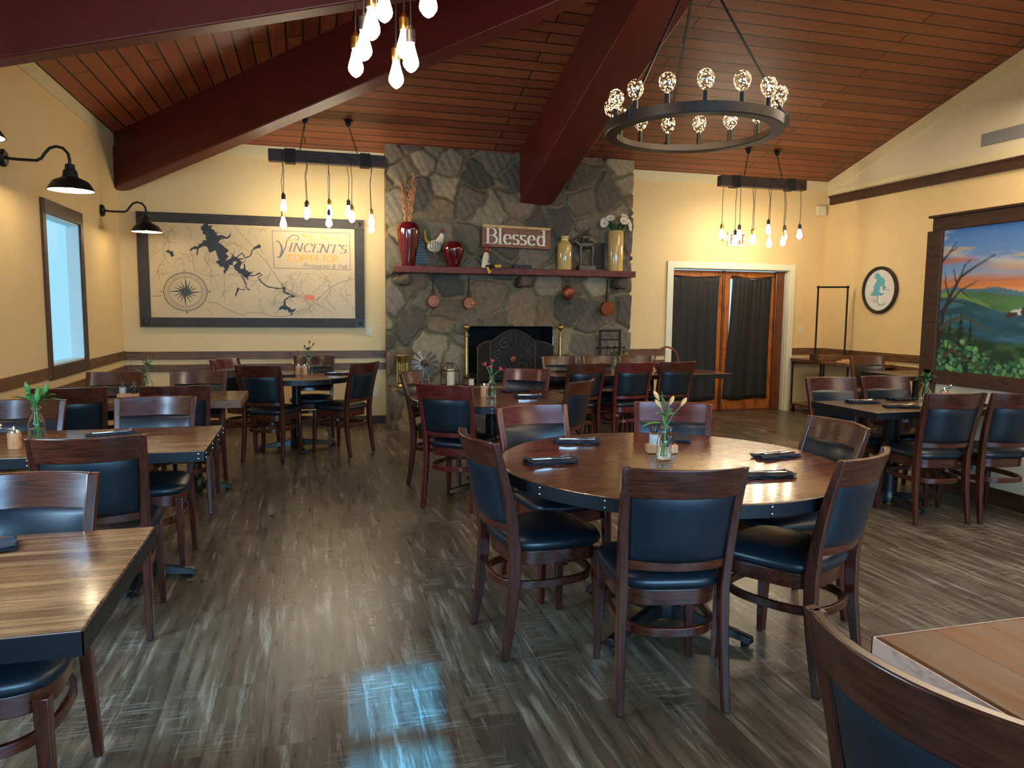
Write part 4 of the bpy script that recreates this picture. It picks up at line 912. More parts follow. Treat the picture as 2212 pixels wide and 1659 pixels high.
# ------------------------------------------------------------------ chairs
def lerp(a, b, t): return a + (b - a) * t
def post_y(z):      # rear post centre line
    K = [(0, -.255), (.12, -.235), (.30, -.212), (.45, -.208), (.60, -.226), (.75, -.258), (.915, -.308)]
    for (z0, y0), (z1, y1) in zip(K, K[1:]):
        if z <= z1: return lerp(y0, y1, (z - z0) / (z1 - z0))
    return K[-1][1]
def post_x(z):
    K = [(0, .196), (.45, .186), (.915, .205)]
    for (z0, y0), (z1, y1) in zip(K, K[1:]):
        if z <= z1: return lerp(y0, y1, (z - z0) / (z1 - z0))
    return K[-1][1]
def make_chair(wood, label, rail):
    t = thing('dining_chair', label, 'chair')
    for sx in (-1, 1):
        rings = []
        for i in range(15):
            z = .915 * i / 14; x = sx * post_x(z); y = post_y(z)
            w = lerp(.028, .034, min(1, z / .3)) / 2; d = (lerp(.030, .052, z / .42) if z < .42 else lerp(.052, .028, (z - .42) / .5)) / 2
            zz = z + (.006 if i == 14 else 0)
            rings.append([(x - w, y - d, zz), (x + w, y - d, zz), (x + w, y + d, zz), (x - w, y + d, zz)])
        MB().loft(rings).build('leg', wood, t, bevel=.005)
    for sx in (-1, 1):
        rings = []
        for z, w in ((0, .026), (.25, .036), (.43, .040)):
            x = sx * lerp(.196, .184, z / .43); y = lerp(.185, .172, z / .43)
            rings.append([(x - w / 2, y - w / 2, z), (x + w / 2, y - w / 2, z), (x + w / 2, y + w / 2, z), (x - w / 2, y + w / 2, z)])
        MB().loft(rings).build('leg', wood, t, bevel=.004)
    ol = superell(.205, .212, 3.6, 40, 0, -.005, .07)
    MB().loft([[(x * .96, y * .96, .385) for x, y in ol], [(x * .97, y * .97, .448) for x, y in ol]]).build('seat_frame', rail, t, bevel=.004)
    rings = []
    for s_, z in ((.985, .448), (1.045, .455), (1.07, .468), (1.065, .480), (1.03, .492), (.93, .503), (.75, .511), (.5, .516), (.25, .518)): rings.append([(x * s_, (y + .005) * s_ - .002, z) for x, y in ol])
    MB().loft(rings).build('seat', M_vinyl, t, ang=70)
    MB().bar([(x, y, .300) for x, y in superell(.182, .222, 2.7, 44, 0, -.018)], .018, .034, closed=True).build('stretcher', rail, t, bevel=.003)
    # curved crest, lower rail and padded back between the posts
    def curved(z0, z1, th, bow, n=14, xin=.0, puff=0, nz=4, off=0.):
        vs = []; fs = []
        for side in (0, 1):
            for j in range(nz + 1):
                z = lerp(z0, z1, j / nz)
                for i in range(n + 1):
                    u = -1 + 2 * i / n; X = post_x(z) + .0 - xin; x = u * X
                    b = -bow * (1 - u * u); p = puff * (1 - u ** 6) * (1 - (2 * j / nz - 1) ** 6) if puff else 0
                    vs.append((x, post_y(z) + off + b + (-1 if side == 0 else 1) * (th / 2 + p), z))
        N = (n + 1) * (nz + 1); idx = lambda s_, i, j: s_ * N + j * (n + 1) + i
        for j in range(nz):
            for i in range(n):
                fs.append((idx(0, i, j), idx(0, i + 1, j), idx(0, i + 1, j + 1), idx(0, i, j + 1))); fs.append((idx(1, i, j), idx(1, i, j + 1), idx(1, i + 1, j + 1), idx(1, i + 1, j)))
        for i in range(n):
            fs.append((idx(0, i, 0), idx(1, i, 0), idx(1, i + 1, 0), idx(0, i + 1, 0))); fs.append((idx(0, i, nz), idx(0, i + 1, nz), idx(1, i + 1, nz), idx(1, i, nz)))
        for j in range(nz):
            fs.append((idx(0, 0, j), idx(0, 0, j + 1), idx(1, 0, j + 1), idx(1, 0, j))); fs.append((idx(0, n, j), idx(1, n, j), idx(1, n, j + 1), idx(0, n, j + 1)))
        return MB().add(vs, fs)
    curved(.812, .921, .024, .054, xin=.0).build('crest_rail', rail, t, bevel=.004)
    curved(.535, .572, .022, .044, xin=.012).build('back_rail', rail, t, bevel=.003)
    curved(.570, .815, .022, .049, n=18, xin=.014, puff=.014, nz=12).build('backrest', M_vinyl, t, ang=70)
    return t
P1 = make_chair(M_chair, 'x', M_chairr); P2_ = make_chair(M_chair2, 'x', M_chair2r)
used = {'w': False, 'm': False}
def chair(kind, x, y, deg, label, group):
    """x, y: the middle of the crest rail; deg: turn of the chair"""
    p = P1 if kind == 'w' else P2_; a = R_(deg); f = (-math.sin(a), math.cos(a))
    cx_, cy_ = x + f[0] * .308, y + f[1] * .308
    if not used[kind]:
        used[kind] = True; p.location = (cx_, cy_, 0); p.rotation_euler = (0, 0, a); p['label'] = label; p['group'] = group; return p
    return dup(p, (cx_, cy_, 0), a, label, group)
gA = 'chairs around the near round table'; gB = 'chairs around the middle round table'; gC = 'chairs at the long table before the fireplace'
gD = 'chairs around the far left round table'; gL = 'chairs along the left wall tables'; gR = 'chairs at the table under the mural'
chair('w', 1.237, 2.235, -11, 'walnut chair with its back to us, in front of the near round table', gA)
chair('w', .685, 3.02, -83, 'walnut chair at the left end of the near round table, side on', gA)
chair('w', 2.03, 2.30, 28, 'walnut chair turned left at the front right of the near round table', gA)
chair('w', 2.49, 3.02, 88, 'walnut chair facing left at the right end of the near round table', gA)
chair('m', 1.19, 3.89, 191, 'red mahogany chair facing us at the back left of the near round table', gA)
chair('m', 2.03, 3.84, 151, 'red mahogany chair behind the vase of orange blooms', gA)
chair('w', .82, 6.20, -118, 'dark chair facing right at the left side of the middle round table', gB)
chair('m', .915, 5.12, -36, 'red mahogany chair with its blue-black back to us at the middle round table', gB)
chair('w', 2.0, 5.24, 44, 'walnut chair seen from its side right of the middle round table', gB)
chair('m', 1.90, 6.36, 145, 'mahogany chair facing us behind the middle round table', gB)
chair('w', 2.80, 8.10, 182, 'left one of the chairs on the fireplace side of the long table', gC)
chair('w', 3.31, 8.12, 180, 'chair behind the small vase on the fireplace side of the long table', gC)
chair('w', 3.77, 8.12, 178, 'right one of the chairs on the fireplace side of the long table, beside the basket', gC)
chair('w', 2.71, 6.95, 8, 'left one of the chairs with backs to us at the long table', gC)
chair('m', 3.25, 6.98, 6, 'middle one of the chairs with backs to us at the long table', gC)
chair('w', 3.76, 7.02, 8, 'right one of the chairs with backs to us at the long table, before the curtain', gC)
chair('m', -.84, 8.10, -122, 'mahogany chair facing right at the left of the far left round table', gD)
chair('w', -.455, 7.13, -22, 'dark chair with its blue-black back to us at the far left round table', gD)
chair('w', .06, 8.50, 174, 'chair against the wall rails behind the far left round table', gD)
chair('w', .54, 7.38, 50, 'chair seen from its side right of the far left round table', gD)
chair('w', -1.50, 6.57, 176, 'chair facing us behind the farthest left-wall table, nearer the wall', gL)
chair('w', -.88, 6.56, 178, 'chair facing us behind the farthest left-wall table, nearer the aisle', gL)
chair('w', -1.51, 5.36, 10, 'chair with its back to us at the farthest left-wall table, nearer the wall', gL)
chair('w', -.874, 5.38, 5, 'chair with its back to us at the farthest left-wall table, nearer the aisle', gL)
chair('w', -1.55, 4.68, 178, 'chair facing us behind the tulip vase at the second left-wall table', gL)
chair('w', -.87, 4.70, 180, 'chair facing us with a bright seat back at the second left-wall table', gL)
chair('w', -.88, 3.33, 3, 'chair with its back to us in front of the second left-wall table', gL)
chair('w', -.875, 2.585, 180, 'chair with a pale-lit back facing us behind the nearest left table', gL)
chair('w', 4.13, 5.12, 173, 'chair facing us at the near end of the far side of the mural table', gR)
chair('w', 4.68, 5.14, 172, 'chair facing us on the far side of the mural table, beside the partition', gR)
chair('w', 4.19, 3.95, -8, 'chair with its back to us before the mural table, left one of two', gR)
chair('w', 4.66, 3.87, -9, 'chair with its back to us cut off by the right edge, under the mural', gR)
chair('w', 6.62, 7.58, 170, 'lone chair by the cart behind the mural partition', gR)
chair('w', .885, .885, -86, 'nearest chair, its curved crest filling the bottom right corner', gR)
P1_last = None

# ------------------------------------------------------------------ tables
def cross_base(t, x, y, arm, ztop, rot=0, col=.045, mat=None):
    mat = mat or M_iron; M = Matrix.Translation((x, y, 0)) @ Matrix.Rotation(R_(rot), 4, 'Z')
    b = MB().lathe([(.075, .03), (.075, .075), (.06, .11), (col, .13)], 20, M)
    for k in range(4):
        m4 = M @ Matrix.Rotation(PI / 2 * k, 4, 'Z'); rings = []
        for s_, w, z0, z1 in ((.03, .034, .03, .10), (arm * .55, .028, .030, .075), (arm * .9, .026, .022, .052), (arm, .030, .012, .045)): rings.append([(s_, -w, z0), (s_, w, z0), (s_, w * .55, z1), (s_, -w * .55, z1)])
        b.loft(rings, m4); b.lathe([(.018, 0), (.018, .016)], 10, m4 @ Matrix.Translation((arm - .03, 0, 0)))
    b.build('base', mat, t, bevel=.004)
    MB().lathe([(col, .10), (col, ztop - .03)], 24, M).build('column', mat, t)
    b2 = MB()
    for k in range(2): b2.box(-.26, .26, -.03, .03, ztop - .022, ztop - .001, M @ Matrix.Rotation(PI / 2 * k, 4, 'Z'))
    b2.build('bracket', mat, t)
def rivets(mb, pts): 
    for (x, y, z, nx, ny) in pts: mb.ball((x, y, z), .0055, 8)
def round_table(x, y, R, label, top, rot, arm, brot=0, th=.045, band=M_band, nr=14, group=None):
    t = thing('round_table', label, 'table', (x, y, 0), R_(rot), group); Z = .76
    MB().lathe([(R - .004, Z - th), (R - .004, Z - .003), (R - .008, Z), (0, Z)], 96).build('tabletop', top, t)
    bd = MB().lathe([(R - .003, Z - th - .008), (R + .002, Z - th - .008), (R + .002, Z - .004), (R - .003, Z - .002)], 96, cap=False); bd = bd.build('edge_band', band, t)
    rv = MB()
    for i in range(nr):
        a = 2 * PI * i / nr + .2
        for dz in (.014, .040): rv.ball(((R + .002) * math.cos(a), (R + .002) * math.sin(a), Z - dz), .005, 8)
    rv.build('rivets', M_silver, bd)
    cross_base(t, 0, 0, arm, Z - th, brot); return t
def rect_table(x0, x1, y0, y1, label, top, band, th=.045, bases=(.25, .75), riv=True, group=None, arm=.26, rad=.0, col=.045):
    xc, yc = (x0 + x1) / 2, (y0 + y1) / 2; t = thing('rectangular_table', label, 'table', (xc, yc, 0), 0, group); Z = .76; a, b = (x1 - x0) / 2, (y1 - y0) / 2
    MB().box(-a + .004, a - .004, -b + .004, b - .004, Z - th, Z).build('tabletop', top, t, bevel=.003 if not rad else rad, segs=3)
    m = MB(); e = .003
    m.box(-a, a, -b, -b + e, Z - th - .006, Z - .003).box(-a, a, b - e, b, Z - th - .006, Z - .003).box(-a, -a + e, -b, b, Z - th - .006, Z - .003).box(a - e, a, -b, b, Z - th - .006, Z - .003)
    bd = m.build('edge_band', band, t, ang=0)
    if riv:
        rv = MB()
        for k in range(7):
            xx = -a + .03 + (2 * a - .06) * k / 6
            for dz in (.014, .038): rv.ball((xx, -b, Z - dz), .005, 8); rv.ball((xx, b, Z - dz), .005, 8)
        for k in range(4):
            yy = -b + .03 + (2 * b - .06) * k / 3
            for dz in (.014, .038): rv.ball((a, yy, Z - dz), .005, 8); rv.ball((-a, yy, Z - dz), .005, 8)
        rv.build('rivets', M_silver, bd)
    for f in bases: cross_base(t, -a + 2 * a * f, 0, arm, Z - th, 0, col)
    return t
round_table(1.60, 3.06, .785, 'large round dark plank table with a riveted steel edge, nearest round one', M_tabred, 12, .44, 20, nr=16)
round_table(1.40, 5.68, .64, 'round dark plank table with pink blooms, midway to the fireplace', M_tabred, 5, .38, 10, nr=12)
round_table(-.13, 7.88, .58, 'round table by the back wall left of the chimney', M_tabtop, 5, .40, 5, nr=10)
rect_table(-2.0, -.475, 1.70, 2.49, 'nearest table on the left, glossy striped planks with a black edge', M_tabtop, M_band, group='striped plank tables along the left wall', riv=False, th=.05)
rect_table(-2.0, -.49, 3.77, 4.575, 'second table on the left, holding the tulip vase and a wooden mill', M_tabtop, M_band, group='striped plank tables along the left wall')
rect_table(-2.0, -.49, 5.80, 6.48, 'third table on the left, brown wooden edge without a band', M_tabtop, M_browned, group='striped plank tables along the left wall', riv=False, th=.05)
rect_table(2.46, 4.58, 7.28, 7.98, 'long table with a basket, in front of the right side of the fireplace', M_tabred, M_band, riv=False, bases=(.2, .8))
rect_table(3.79, 4.985, 4.22, 4.90, 'grey-brown table with a black edge under the mural', M_tabgrey, M_band, riv=False, bases=(.38,), arm=.34, col=.062)
rect_table(6.35, 7.28, 6.62, 7.34, 'far table half hidden behind the mural partition', M_tabgrey, M_band, riv=False, bases=(.5,))
t = rect_table(1.157, 2.30, .48, 1.262, 'thick orange oak table with a pale edge in the bottom right corner', M_taborange, M_tabedge, th=.05, riv=False, bases=(.55,), rad=.008)

# ------------------------------------------------------------------ things on the tables
TZ = .761
def vase(x, y, z, s, label, kind, seed):
    v = thing('flower_vase', label, 'vase', (x, y, z), 0, 'small glass bottle vases on the tables'); r = random.Random(seed)
    MB().lathe([(0, 0), (.030, .0), (.034, .006), (.035, .03), (.035, .075), (.032, .092), (.020, .118), (.0165, .130), (.0165, .146), (.020, .150), (.020, .156), (.0165, .156), (.0135, .148), (.0135, .130), (.0185, .114), (.029, .092), (.032, .076), (.032, .008), (0, .006)], 28, Matrix.Scale(s, 4)).build('bottle', M_glass, v)
    MB().lathe([(0, .0085), (.0312, .0085), (.0312, .060), (0, .060)], 24, Matrix.Scale(s, 4)).build('water', M_water, v)
    st = MB(); lf = MB(); fl = MB(); fl2 = MB()
    def leaf_(p, d, ln, w):
        d = Vector(d).normalized(); sd = d.cross(Vector((0, 0, 1))); sd = sd.normalized() if sd.length > .01 else Vector((1, 0, 0)); k = 6; L = []; Rr = []; C = []
        for i in range(k + 1):
            tt = i / k; c = Vector(p) + d * ln * tt + Vector((0, 0, -ln * .35 * tt * tt)); ww = w * math.sin(PI * min(1, tt * .92 + .08)) ** .8
            L.append(c + sd * ww + Vector((0, 0, ww * .4))); C.append(c); Rr.append(c - sd * ww + Vector((0, 0, ww * .4)))
        vs = L + C + Rr; n = k + 1; fs = [(i, i + 1, n + i + 1, n + i) for i in range(k)] + [(n + i, n + i + 1, 2 * n + i + 1, 2 * n + i) for i in range(k)]
        lf.add([tuple(q_) for q_ in vs], fs)
    def bud(p, d, ln, w, mb):
        M = Matrix.Translation(Vector(p)) @ Vector(d).to_track_quat('Z', 'X').to_matrix().to_4x4(); mb.lathe([(.003, 0), (w * .7, ln * .25), (w, ln * .5), (w * .7, ln * .8), (.001, ln)], 8, M)
    def bloom(p, d, rad, mb):
        M = Matrix.Translation(Vector(p)) @ Vector(d).to_track_quat('Z', 'X').to_matrix().to_4x4()
        for k in range(6):
            a = 2 * PI * k / 6; ca, sa = math.cos(a), math.sin(a); tx, ty = -sa, ca
            vs = [(0, 0, 0)] + [(ca * rad * q1 + tx * rad * q2, sa * rad * q1 + ty * rad * q2, rad * q3) for q1, q2, q3 in ((.45, -.26, .75), (1.0, -.1, 1.1), (1.0, .1, 1.1), (.45, .26, .75), (.55, 0, .62))]
            mb.add(vs, [(0, 1, 5), (1, 2, 5), (2, 3, 5), (3, 4, 5), (4, 0, 5)], M)
    def stem(tip, bend=.0):
        b = (r.uniform(-.012, .012) * s, r.uniform(-.012, .012) * s, .012 * s); n = (r.uniform(-.006, .006) * s, r.uniform(-.006, .006) * s, .150 * s)
        st.tube([b, n, (lerp(n[0], tip[0], .5) - bend * tip[0], lerp(n[1], tip[1], .5), lerp(n[2], tip[2], .6)), tip], .0024 * s, 6); return n
    T = lambda a, rr_, h_: (rr_ * s * math.cos(a), rr_ * s * math.sin(a), h_ * s)
    if kind == 'orange':
        for a, rr_, h_, b_ in ((2.4, .03, .275, 1), (.6, .04, .25, 0), (.1, .085, .245, 0), (2.9, .02, .24, 0)):
            p = T(a, rr_, h_); stem(p); bud(p, (math.cos(a) * .6, math.sin(a) * .3, .8), .05 * s, .011 * s, fl)
        for p0, d, ln in (((0, 0, .16), (-1, .1, .25), .12), ((0, 0, .20), (-.8, -.2, .5), .07), ((0, 0, .24), (-.4, 0, 1.2), .085), ((-.01, 0, .27), (-.25, .1, 1.5), .075), ((.0, 0, .18), (.45, 0, 1.0), .10), ((.01, 0, .20), (1, .2, .35), .08)): leaf_([c * s for c in p0], d, ln * s, .019 * s)
        mt = M_orange; lm = M_leaf
    elif kind == 'pink':
        for a, rr_, h_ in ((2.6, .045, .235), (1.2, .012, .26), (-.1, .055, .20), (2.0, .01, .215)):
            p = T(a, rr_, h_); stem(p); bloom(p, (math.cos(a) * .7, math.sin(a) * .5 - .3, .8), .024 * s, fl)
        for k in range(3): leaf_((0, 0, .16 * s), (r.uniform(-1, 1), r.uniform(-1, 1), .8), .05 * s, .007 * s)
        mt = M_pink; lm = M_leafd
    elif kind == 'tulip':
        for k in range(5):
            a = k * 1.3; p = T(a, r.uniform(.01, .05), r.uniform(.17, .22)); stem(p); bud(p, (math.cos(a) * .3, math.sin(a) * .3, 1), .055 * s, .012 * s, lf)
        for k in range(12):
            a = r.uniform(0, 6.3); leaf_((0, 0, (.155 + r.uniform(0, .02)) * s), (math.cos(a) * .8, math.sin(a) * .8, r.uniform(.5, 1.2)), r.uniform(.08, .12) * s, .016 * s)
        mt = M_bud; lm = M_leaf
    elif kind == 'red':
        for a, rr_, h_ in ((1.2, .015, .29), (.2, .035, .27), (3.3, .09, .20), (2.6, .03, .25)):
            p = T(a, rr_, h_); stem(p); bud(p, (math.cos(a) * .6, math.sin(a) * .4, .9), .035 * s, .008 * s, fl)
        for k in range(11):
            a = r.uniform(0, 6.3); leaf_((0, 0, r.uniform(.16, .24) * s), (math.cos(a), math.sin(a), r.uniform(.2, 1.2)), r.uniform(.05, .08) * s, .010 * s)
        mt = M_bud; lm = M_leafd
    else:
        for k in range(4): p = T(k * 1.7, .03, .19 + .01 * k); stem(p)
        for k in range(20):
            a = r.uniform(0, 6.3); leaf_((0, 0, r.uniform(.15, .19) * s), (math.cos(a), math.sin(a), r.uniform(.0, .9)), r.uniform(.05, .085) * s, .011 * s)
        mt = M_bud; lm = M_leafd
    if st.v: st.build('stem', M_leaf, v)
    if lf.v: lf.build('leaves', lm, v, ang=60)
    if fl.v: fl.build('blooms', mt, v, ang=60)
    return v
vase(1.60, 3.10, TZ, 1.0, 'glass bottle of orange buds and long leaves on the near round table', 'orange', 1)
vase(1.385, 5.61, TZ, 1.05, 'glass bottle of coral pink blooms on the middle round table', 'pink', 2)
vase(.0, 7.93, TZ, 1.1, 'glass bottle of dusky red buds on the far left round table', 'red', 3)
vase(3.37, 7.80, TZ, 1.1, 'glass bottle with leafy sprigs on the long table', 'leafy', 4)
vase(-1.335, 4.20, TZ, 1.15, 'glass bottle of green tulip buds on the second left table', 'tulip', 5)
vase(-1.22, 6.30, TZ, 1.05, 'glass bottle of red buds drooping left on the third left table', 'red', 6)
vase(4.40, 4.42, TZ, 1.25, 'rounder glass bottle of green sprigs on the table under the mural', 'leafy', 7)
def mill(x, y, z, s, label, rz=0, mat=None, crank=True):
    t = thing('pepper_mill', label, 'mill', (x, y, z), R_(rz), 'pepper mills on the tables'); S = Matrix.Scale(s, 4)
    MB().lathe([(.029, 0), (.030, .004), (.0285, .04), (.030, .072), (.029, .078), (0, .080)], 24, S).build('body', mat or M_millwood, t)
    if crank:
        c = MB().lathe([(.027, .080), (.025, .086), (.008, .092), (.006, .108), (0, .108)], 20, S).build('cap', M_silver, t)
        MB().tube([(0, 0, .100 * s), (-.03 * s, 0, .098 * s), (-.055 * s, 0, .102 * s)], .0035 * s, 6).ball((-.055 * s, 0, .115 * s), .010 * s, 10, sc=(1, 1, 1.3)).build('crank', M_silver, c)
    return t
mill(-1.375, 4.02, TZ, 1.0, 'tan wooden mill with a steel crank beside the tulip vase', 10)
mill(1.335, 5.66, TZ, 1.0, 'slim wooden mill left of the pink blooms', 200)
mill(-.105, 7.90, TZ, 1.05, 'left one of two copper-brown mills on the far left round table', 30)
mill(-.045, 7.84, TZ, 1.05, 'right one of two copper-brown mills on the far left round table', 120)
mill(4.78, 4.62, TZ, 1.1, 'mill with a dark crank beyond the chair backs under the mural', 180, crank=True)
def shaker_set(x, y, label, rz=0):
    t = thing('shaker_caddy', label, 'caddy', (x, y, TZ), R_(rz)); MB().box(-.075, .075, -.032, .032, 0, .042).build('wooden_block', M_millwood, t, bevel=.006)
    for dx, mt, nm in ((-.038, M_salt, 'salt'), (.038, M_pepper, 'pepper')):
        j = thing_child = MB().lathe([(.022, .030), (.023, .034), (.023, .095), (.017, .104), (.017, .108)], 20, c=(dx, 0)).build('jar', M_glass, t)
        MB().lathe([(.0, .032), (.0205, .032), (.0205, .086), (0, .086)], 18, c=(dx, 0)).build(nm, mt, j)
        MB().lathe([(.019, .103), (.0195, .122), (.017, .126), (0, .126)], 18, c=(dx, 0)).build('lid', M_cap, j)
shaker_set(1.655, 3.235, 'wooden block with salt and pepper jars behind the orange buds', -14)
shaker_set(-1.30, 6.02, 'wooden block with a black-capped salt jar on the third left table', 5)
def napkin(x, y, z, deg, where, seed, cut=True, s=1.0, near=True):
    r = random.Random(seed); t = MB(); nx, ny = 22, 12; w, d = .23 * s, .105 * s
    for lay in range(3):
        z0 = .0015 + lay * .0045; vs = []; fs = []; j0 = r.uniform(-.006, .006); k0 = r.uniform(-.05, .05)
        for j in range(ny + 1):
            for i in range(nx + 1):
                u, v = i / nx - .5, j / ny - .5; edge = max(abs(u) * 2, abs(v) * 2)
                vs.append((u * w + j0 + .004 * math.sin(v * 20 + seed), v * d * (1 + .08 * math.sin(u * 9 + seed + lay)) + k0 * .05, z0 + .0035 * (1 + math.sin(u * 13 + lay * 2 + seed) * math.sin(v * 11 + lay)) + (.012 * max(0, abs(u) - .40) * 5 if (lay == 2 and seed % 2) else 0)))
        N = len(vs); vs += [(a, b, c - .0035) for a, b, c in vs]
        for j in range(ny):
            for i in range(nx): a = j * (nx + 1) + i; fs += [(a, a + 1, a + nx + 2, a + nx + 1), (N + a, N + a + nx + 1, N + a + nx + 2, N + a + 1)]
        bd = [i for i in range(nx + 1)] + [(j + 1) * (nx + 1) - 1 for j in range(1, ny + 1)] + [ny * (nx + 1) + i for i in range(nx - 1, -1, -1)] + [j * (nx + 1) for j in range(ny - 1, 0, -1)]
        for a, b in zip(bd, bd[1:] + bd[:1]): fs.append((a, N + a, N + b, b))
        t.add(vs, fs)
    o = t.build('folded_napkin', M_napkin, ang=60); o.location = (x, y, z); o.rotation_euler = (0, 0, R_(deg)); tag(o, 'folded black napkin ' + where, 'napkin', 'folded black napkins')
    if cut:
        a = R_(deg); L = .19 * s
        for kind, oy in (('fork', .018), ('knife', -.016)):
            m = MB(); zz = .021
            if kind == 'fork':
                m.loft([[(u, -w_, zz), (u, w_, zz), (u, w_, zz + .002), (u, -w_, zz + .002)] for u, w_ in ((-L / 2, .005), (-L / 2 + .03, .006), (0, .0028), (L / 2 - .055, .003), (L / 2 - .045, .009), (L / 2 - .035, .0105))])
                for q_ in (-.009, -.003, .003, .009): m.loft([[(u, q_ - .0014, zz + dz), (u, q_ + .0014, zz + dz), (u, q_ + .0014, zz + dz + .0018), (u, q_ - .0014, zz + dz + .0018)] for u, dz in ((L / 2 - .036, 0), (L / 2 - .015, .002), (L / 2, .006))])
            else:
                m.loft([[(u, -w_, zz), (u, w_, zz), (u, w_, zz + h_), (u, -w_, zz + h_)] for u, w_, h_ in ((-L / 2, .0045, .005), (-.01, .006, .005), (.0, .005, .002), (.02, .009, .0015), (L / 2 - .02, .009, .0015), (L / 2, .003, .001))])
            k = m.build(kind, M_silver, ang=30, bevel=.0006); k.location = (x - oy * math.sin(a) * s, y + oy * math.cos(a) * s, z); k.rotation_euler = (0, 0, a)
            tag(k, 'silver %s on the napkin %s' % (kind, where), kind, 'silver %ss on the napkins' % kind)
napkin(1.345, 3.58, TZ, -14, 'at the back left of the near round table', 1)
napkin(1.05, 3.13, TZ, 2, 'at the left of the near round table', 3)
napkin(2.15, 3.02, TZ, 14, 'at the right of the near round table', 4)
napkin(1.84, 2.66, TZ, -6, 'at the front right of the near round table', 5)
napkin(1.93, 3.56, TZ, 62, 'behind the shakers on the near round table', 6, cut=False)
napkin(1.68, 5.55, TZ, -4, 'in front right on the middle round table', 7)
napkin(1.69, 5.98, TZ, 12, 'behind the pink blooms on the middle round table', 8, cut=False)
napkin(.28, 7.86, TZ, -6, 'at the right of the far left round table', 9)
napkin(.10, 8.20, TZ, 10, 'at the back of the far left round table', 10, cut=False)
napkin(-.25, 7.72, TZ, 0, 'in front left on the far left round table', 11, cut=False)
napkin(2.80, 7.82, TZ, 0, 'at the left end of the long table', 12, cut=False)
napkin(-1.02, 4.32, TZ, 20, 'on the second left table', 14)
napkin(-1.47, 6.18, TZ, 12, 'on the third left table', 15, cut=False)
napkin(-.93, 2.335, TZ, 20, 'at the left edge of the view on the nearest left table', 16, cut=False)
napkin(4.10, 4.72, TZ, -12, 'at the far left of the table under the mural', 17)
napkin(4.19, 4.42, TZ, -16, 'at the near left of the table under the mural', 18)
napkin(4.55, 4.80, TZ, 5, 'behind the vase on the table under the mural', 19, cut=False)
napkin(4.80, 4.40, TZ, 0, 'between the two chair backs on the table under the mural', 20, cut=False)
# basket on the long table
bk = thing('handled_basket', 'round basket with a tall arched handle on the long table', 'basket', (3.98, 7.72, TZ))
MB().lathe([(.10, 0), (.13, .03), (.145, .08), (.150, .09), (.140, .09), (.12, .03), (.09, .01), (0, .01)], 30).build('bowl', M_basket, bk)
MB().tube([(-.145, 0, .06), (-.15, 0, .14), (-.12, 0, .22), (-.06, 0, .265), (0, 0, .28), (.06, 0, .265), (.12, 0, .22), (.15, 0, .14), (.145, 0, .06)], .011, 8).build('handle', M_basket, bk)
for k, (dx, dy) in enumerate(((-.05, 0), (.04, .03), (.03, -.05))): tag(MB().box(-.045, .045, -.03, .03, 0, .045).build('paper_packet', M_white, bevel=.006, ang=0), ('white paper packet at the left in the handled basket', 'white paper packet at the back in the handled basket', 'white paper packet at the front in the handled basket')[k], 'packet', 'paper packets in the basket').location = (3.98 + dx, 7.72 + dy, TZ + .03 + .0 * k)

# ------------------------------------------------------------------ mantel ornaments
def at_m(x, y=9.05): return (x, y, MZ)
v = thing('tall_vase', 'tall maroon vase of curly twigs at the left end of the mantel', 'vase', at_m(1.185))
MB().lathe([(.078, 0), (.082, .01), (.095, .12), (.125, .30), (.140, .42), (.140, .46), (.125, .495), (.105, .512), (.100, .520), (.085, .518), (.095, .49), (.11, .45), (.0, .44)], 36).build('body', M_maroon, v)
r = random.Random(4); m = MB()
for k in range(17):
    a = r.uniform(0, 2 * PI); h = r.uniform(.38, .64); sp = r.uniform(.01, .085); ph = r.uniform(0, 6); pts = []
    for i in range(22):
        tt = i / 21; pts.append((math.cos(a) * (.03 + sp * tt) + .012 * math.sin(i * 1.35 + ph), math.sin(a) * (.03 + sp * tt * .5) + .01 * math.cos(i * 1.35 + ph), .45 + h * tt + .06))
    m.tube(pts, .0050, 5)
m.build('curly_twigs', M_twig, v)
v = thing('round_vase', 'round maroon vase on the left half of the mantel', 'vase', at_m(1.735))
MB().lathe([(.070, 0), (.080, .02), (.115, .12), (.138, .20), (.138, .24), (.120, .285), (.085, .312), (.060, .318), (.055, .31), (.08, .28), (0, .27)], 36).build('body', M_maroon, v)
v = thing('bottle_vase', 'short yellow bottle-shaped vase right of the Blessed sign', 'vase', at_m(3.185))
MB().lathe([(.088, 0), (.093, .01), (.093, .31), (.085, .33), (.062, .355), (.048, .37), (.045, .40), (.053, .415), (.053, .43), (.040, .43), (.036, .40), (0, .37)], 32).build('body', M_yellow, v)
v = thing('flower_cylinder_vase', 'tall yellow cylinder vase of white daisies at the right end of the mantel', 'vase', at_m(3.885))
MB().lathe([(.100, 0), (.103, .01), (.103, .49), (.092, .52), (.075, .525), (.085, .50), (0, .48)], 36).build('body', M_yellow, v)
pt = MB(); ctr = MB(); lf = MB(); sm_ = MB()
